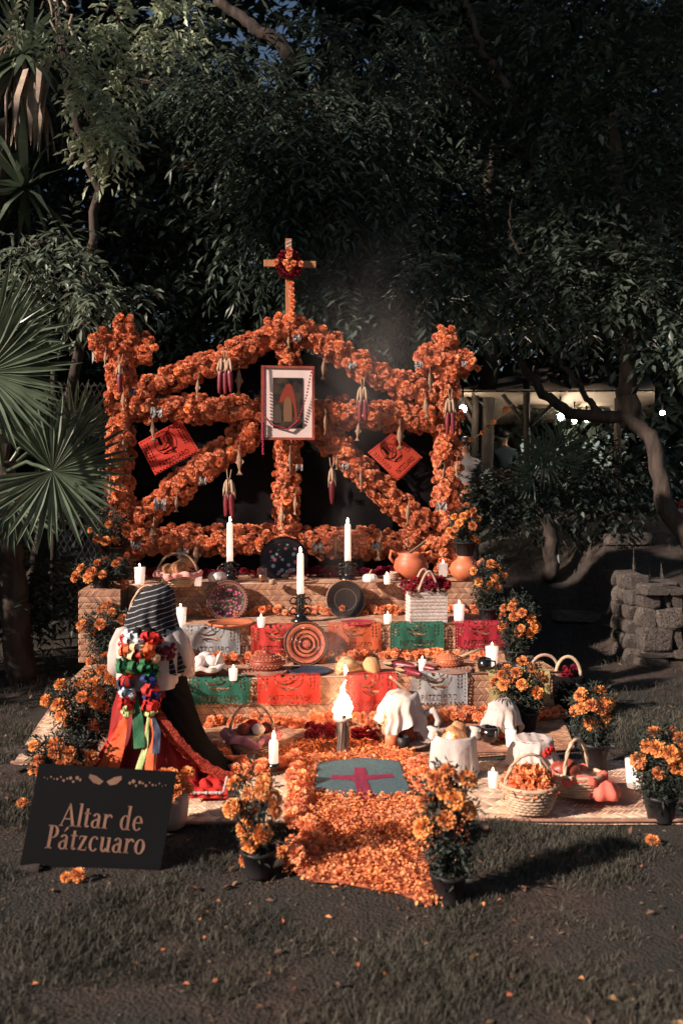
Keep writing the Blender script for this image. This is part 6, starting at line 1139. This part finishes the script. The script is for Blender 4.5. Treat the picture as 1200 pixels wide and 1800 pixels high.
# rocks and flat stones
for i, (x, y, h, d, lb) in enumerate(((1095, 962, .95, (.62, .4, .14), 'broad flat rock on the shaded bank above stone wall'), (1025, 995, .8, (.75, .35, .10), 'long flat rock sunk in the shaded bank'), (1010, 940, 1.0, (.5, .3, .12), 'small rock near the dark fan palm'), (1150, 940, 1.0, (.7, .4, .2), 'rock at the foot of the gnarled tree'), (1165, 915, 1.05, (.5, .4, .35), 'upright rock beside the gnarled trunk'), (22, 1318, 0, (.22, .16, .03), 'flat pale stone in the grass behind sign'), (18, 1350, 0, (.2, .14, .03), 'flat pale stone nearest the marigold beside sign'), (48, 1532, 0, (.11, .05, .03), 'small white pebble heap under the sign corner'), (895, 1000, .4, (.4, .3, .09), 'low rock in the dark behind jug plant'))):
    Z = FPX*(CAMH-h)/(y-YH) if y > YH+40 else 11.5; p = AT(x, y, Z); p = Vector((p.x, p.y, hgt(p.x, p.y))); o = stone(None, p+Vector((0, 0, d[2]*.2)), d, None, 'rock'); tag(o, lb, 'rock', 'rocks in the garden')
# fence remnants behind the arch at the palm side: reed boards and chain link
a = AL(215, 700, VA+.75); fr = thing('reed_fence', gp(a.x, a.y), 'grey reed fence behind the flower cross beside palm', 'fence'); rb = MB(); rb.tube([(0, 0, 0), (.002, 0, .9), (0, 0, 2.45)], .018, 6); rm = rb.mesh('reed')
for i in range(22): o = link_mesh(rm, 'reed', TWIG, fr); o.location = (.0+i*.034, R(-.01, .01), 0); o.scale = (1, 1, R(.96, 1.02)); o.rotation_euler = (0, R(-.015, .015), 0)
a = AT(130, 700, 9.2); cf = thing('chain_link_fence', gp(a.x, a.y), 'rusty chain link fence between the palm and flower arch', 'fence'); k = MB()
for i in range(26):
    for s_ in (-1, 1): k.tube([(-.2+i*.065+s_*q*.0325*((-1)**0), .004*s_, q*.0325*2*.5) if 0 else (-.2+i*.065+s_*(.0325 if q % 2 else 0), .004*s_, .2+q*.06) for q in range(44)], .0028, 4)
k.build('wire_mesh', BARK, cf); k = MB(); k.tube([(-.22, 0, 0), (-.22, 0, 2.9)], .03, 8); k.build('post', BARK, cf); k = MB(); k.tube([(1.5, 0, 0), (1.5, 0, 2.9)], .03, 8); k.build('post', BARK, cf)
# string of single marigolds by the awning
pts = [(808, 792), (827, 773), (848, 760), (858, 750), (868, 742), (889, 720)]; c = AT(*pts[0], 9.5); t = thing('flower_string', c, 'string of single marigolds hung between arch post and awning', 'garland'); k = MB(); k.tube([AT(x, y, 9.5)-c for x, y in [(780, 800)]+pts+[(925, 690)]], .003, 5); k.build('string', HUSK, t)
for i, (x, y) in enumerate(pts): flower('marigold', t, AT(x, y, 9.5)-c, .03 if i < 5 else .045, (0, -1, .4), FLP)
# small red notice far by the gnarled tree
a = AT(1192, 900, 11); t = thing('red_notice', a, 'small red and white notice on a post beyond gnarled tree', 'sign'); MB().box((0, 0, 0), (.3, .02, .26)).build('panel', REDC, t, False); MB().box((.0, -.013, .02), (.14, .006, .05)).build('white_mark', CLOTH, t, False); k = MB(); k.tube([(0, .03, .1), (0, .03, -1.0)], .02, 6); k.build('post', WOODD, t)
# ------------------------------------------------------------------ grass and litter
def grass(n, xr, yr, hmin, hmax, name, label, seed, m, keep):
    r = np.random.default_rng(seed); x = r.uniform(*xr, n*3); u = r.uniform(0, 1, n*3); y = yr[0]+(yr[1]-yr[0])*u**1.5
    pt = np.sin(x*3.1+y*1.3)*np.sin(y*4.1-x*1.7)+.6*np.sin(x*7.7+y*5.1)*np.sin(y*8.3-x*2.2)+.3*np.sin(x*17+y*3)*np.sin(y*19)
    ok = r.uniform(-1.0, 1.0, n*3) < pt*2.0+.16*(y-3.7)-.25; x, y, pt = x[ok][:n], y[ok][:n], pt[ok][:n]; kp = np.array([keep(a, b) for a, b in zip(x, y)]); x, y, pt = x[kp], y[kp], pt[kp]; k = len(x)
    z = np.array([hgt(a, b) for a, b in zip(x, y)]); h = r.uniform(hmin, hmax, k)*(.7+.5*np.clip(pt, 0, 1)); a = r.uniform(0, 2*PI, k); lean = r.uniform(.2, 1.1, k)*h; w_ = r.uniform(.0008, .0017, k)*(1+.08*y); b = r.uniform(0, 2*PI, k)
    P = np.c_[x, y, z-.003]; S = np.c_[np.cos(a), np.sin(a), 0*a]*w_[:, None]; D = np.c_[np.cos(b)*lean, np.sin(b)*lean, h]
    M = P+D*np.array([.4, .4, .62]); T = P+D*np.array([1, 1, .92]); V = np.stack([P-S, P+S, M+S*.75, M-S*.75, T], 1).reshape(-1, 3); i = np.arange(k)[:, None]*5
    F = np.concatenate([i+np.array([0, 1, 2]), i+np.array([0, 2, 3]), i+np.array([3, 2, 4])]); return tag(link_mesh(np_mesh(name, V, F, np.repeat(r.uniform(0, 1, k), 5)), name, m), label, 'grass', None, 'stuff')
MATP = [[tuple(GR(*q)[:2]) for q in pl_] for pl_ in (((250, 1452), (1215, 1446), (1110, 1335), (990, 1255), (345, 1190), (120, 1196), (20, 1345), (260, 1350)), )]+[PATH]
def keep(x, y):
    if any(in_poly(x, y, p_) for p_ in MATP): return False
    q = Vector((x, y, 0))-O; u, v = q.dot(U), q.dot(N); return not (-2.1 < u < 1.75 and -.02 < v < 2.4)
GRASS = mat('grass_blade', '#3d3d34', '#535045', 2.5, .7, trans=.2, rnd=.4)
grass(190000, (-3.2, 3.6), (2.3, 6.6), .018, .05, 'lawn_grass', 'short dry grass on the worn lawn', 3, GRASS, keep)
grass(26000, (-5.5, 6.5), (5.6, 13), .04, .09, 'bank_grass', 'longer grass on the shaded bank behind', 4, GRASS, keep)
n = 520; x = rng.uniform(-3.5, 4.5, n); y = rng.uniform(2.4, 9, n); kp = [i for i in range(n) if keep(x[i], y[i])]; P3 = np.array([(x[i], y[i], hgt(x[i], y[i])+.012) for i in kp]); n = len(P3)
V, F = leaf_arrays(P3, unit(n)*np.array([1, 1, .15]), np.array([0, 0, 1.])+unit(n)*.4, rng.uniform(.03, .07, n), rng.uniform(.015, .03, n)); tag(link_mesh(np_mesh('leaf_litter', V, F, np.repeat(rng.uniform(0, 1, n), 4)), 'leaf_litter', mat('dry_leaf', '#5c4636', '#8a6a50', 4, .8, rnd=.4)), 'dry fallen leaves scattered on the lawn', 'leaves', None, 'stuff')
n = 120; x = rng.normal(.15, .9, n); y = rng.uniform(2.7, 4.8, n); kp = [i for i in range(n) if keep(x[i], y[i])]; P3 = np.array([(x[i], y[i], hgt(x[i], y[i])+.012) for i in kp]); n = len(P3)
V, F = leaf_arrays(P3, unit(n)*np.array([1, 1, .2]), np.array([0, 0, 1.])+unit(n)*.4, rng.uniform(.015, .03, n), rng.uniform(.012, .02, n)); tag(link_mesh(np_mesh('stray_petals', V, F, np.repeat(rng.uniform(0, 1, n), 4)), 'stray_petals', PETAL), 'stray orange petals in the grass around petal carpet', 'petals', None, 'stuff')
n = 5200; x = rng.uniform(-3.2, 3.6, n); y = 2.3+4.2*rng.uniform(0, 1, n)**1.4; kp = [i for i in range(n) if keep(x[i], y[i])]; P3 = np.array([(x[i], y[i], hgt(x[i], y[i])+.003) for i in kp]); n = len(P3)
V, F = leaf_arrays(P3, unit(n)*np.array([1, 1, .35]), np.array([0, 0, 1.])+unit(n)*.6, rng.uniform(.008, .03, n), rng.uniform(.003, .012, n), .4); tag(link_mesh(np_mesh('ground_litter', V, F, np.repeat(rng.uniform(0, 1, n), 4)), 'ground_litter', mat('crumbled_litter', '#463a30', '#6e5c4c', 4, .9, rnd=.5)), 'crumbled twigs and soil crumbs on the worn lawn', 'litter', None, 'stuff')
# ------------------------------------------------------------------ smoke from the torch: soft puffs of thin volume
def smoke(dens):
    m = bpy.data.materials.new('smoke'); m.use_nodes = True; n = m.node_tree.nodes; L = m.node_tree.links; n.clear(); o = n.new('ShaderNodeOutputMaterial'); v = n.new('ShaderNodeVolumePrincipled'); v.inputs['Color'].default_value = (.75, .68, .64, 1)
    tc = n.new('ShaderNodeTexCoord'); nz = n.new('ShaderNodeTexNoise'); nz.inputs['Scale'].default_value = 1.6; nz.inputs['Detail'].default_value = 3; L.new(tc.outputs['Object'], nz.inputs[0])
    ln = n.new('ShaderNodeVectorMath'); ln.operation = 'LENGTH'; L.new(tc.outputs['Object'], ln.inputs[0])
    f = n.new('ShaderNodeMapRange'); f.interpolation_type = 'SMOOTHSTEP'; f.inputs[1].default_value = .15; f.inputs[2].default_value = .95; f.inputs[3].default_value = 1; f.inputs[4].default_value = 0; L.new(ln.outputs['Value'], f.inputs[0])
    r = n.new('ShaderNodeMapRange'); r.inputs[1].default_value = .35; r.inputs[2].default_value = .7; r.inputs[3].default_value = 0; r.inputs[4].default_value = dens; L.new(nz.outputs[0], r.inputs[0])
    mu = n.new('ShaderNodeMath'); mu.operation = 'MULTIPLY'; L.new(f.outputs[0], mu.inputs[0]); L.new(r.outputs[0], mu.inputs[1]); L.new(mu.outputs[0], v.inputs['Density']); L.new(v.outputs[0], o.inputs['Volume']); return m
b0 = GR(602, 1324, .02); sp = tag(thing('smoke_plume', b0, 'thin grey smoke rising from the burning torch', 'smoke'), kind='stuff'); PUFF = MB(); PUFF.ball((0, 0, 0), 1, 20, 12)
for x, y, Z, r, ez, d in ((600, 1205, 5.28, .2, 1.2, .6), (592, 1125, 5.45, .17, 1.7, 1.6), (600, 960, 5.8, .22, 2.0, .35), (625, 760, 6.6, .4, 1.8, .16), (655, 640, 7.6, .8, 1.15, .24), (635, 510, 8.8, 1.0, 1.1, .16)):  # lowest puff added round the flame to spread its glow as a halo
    o = link_mesh(PUFF.mesh('smoke_puff'), 'smoke_puff', smoke(d), sp); o.location = AT(x, y, Z)-b0; o.scale = (r, r, r*ez)
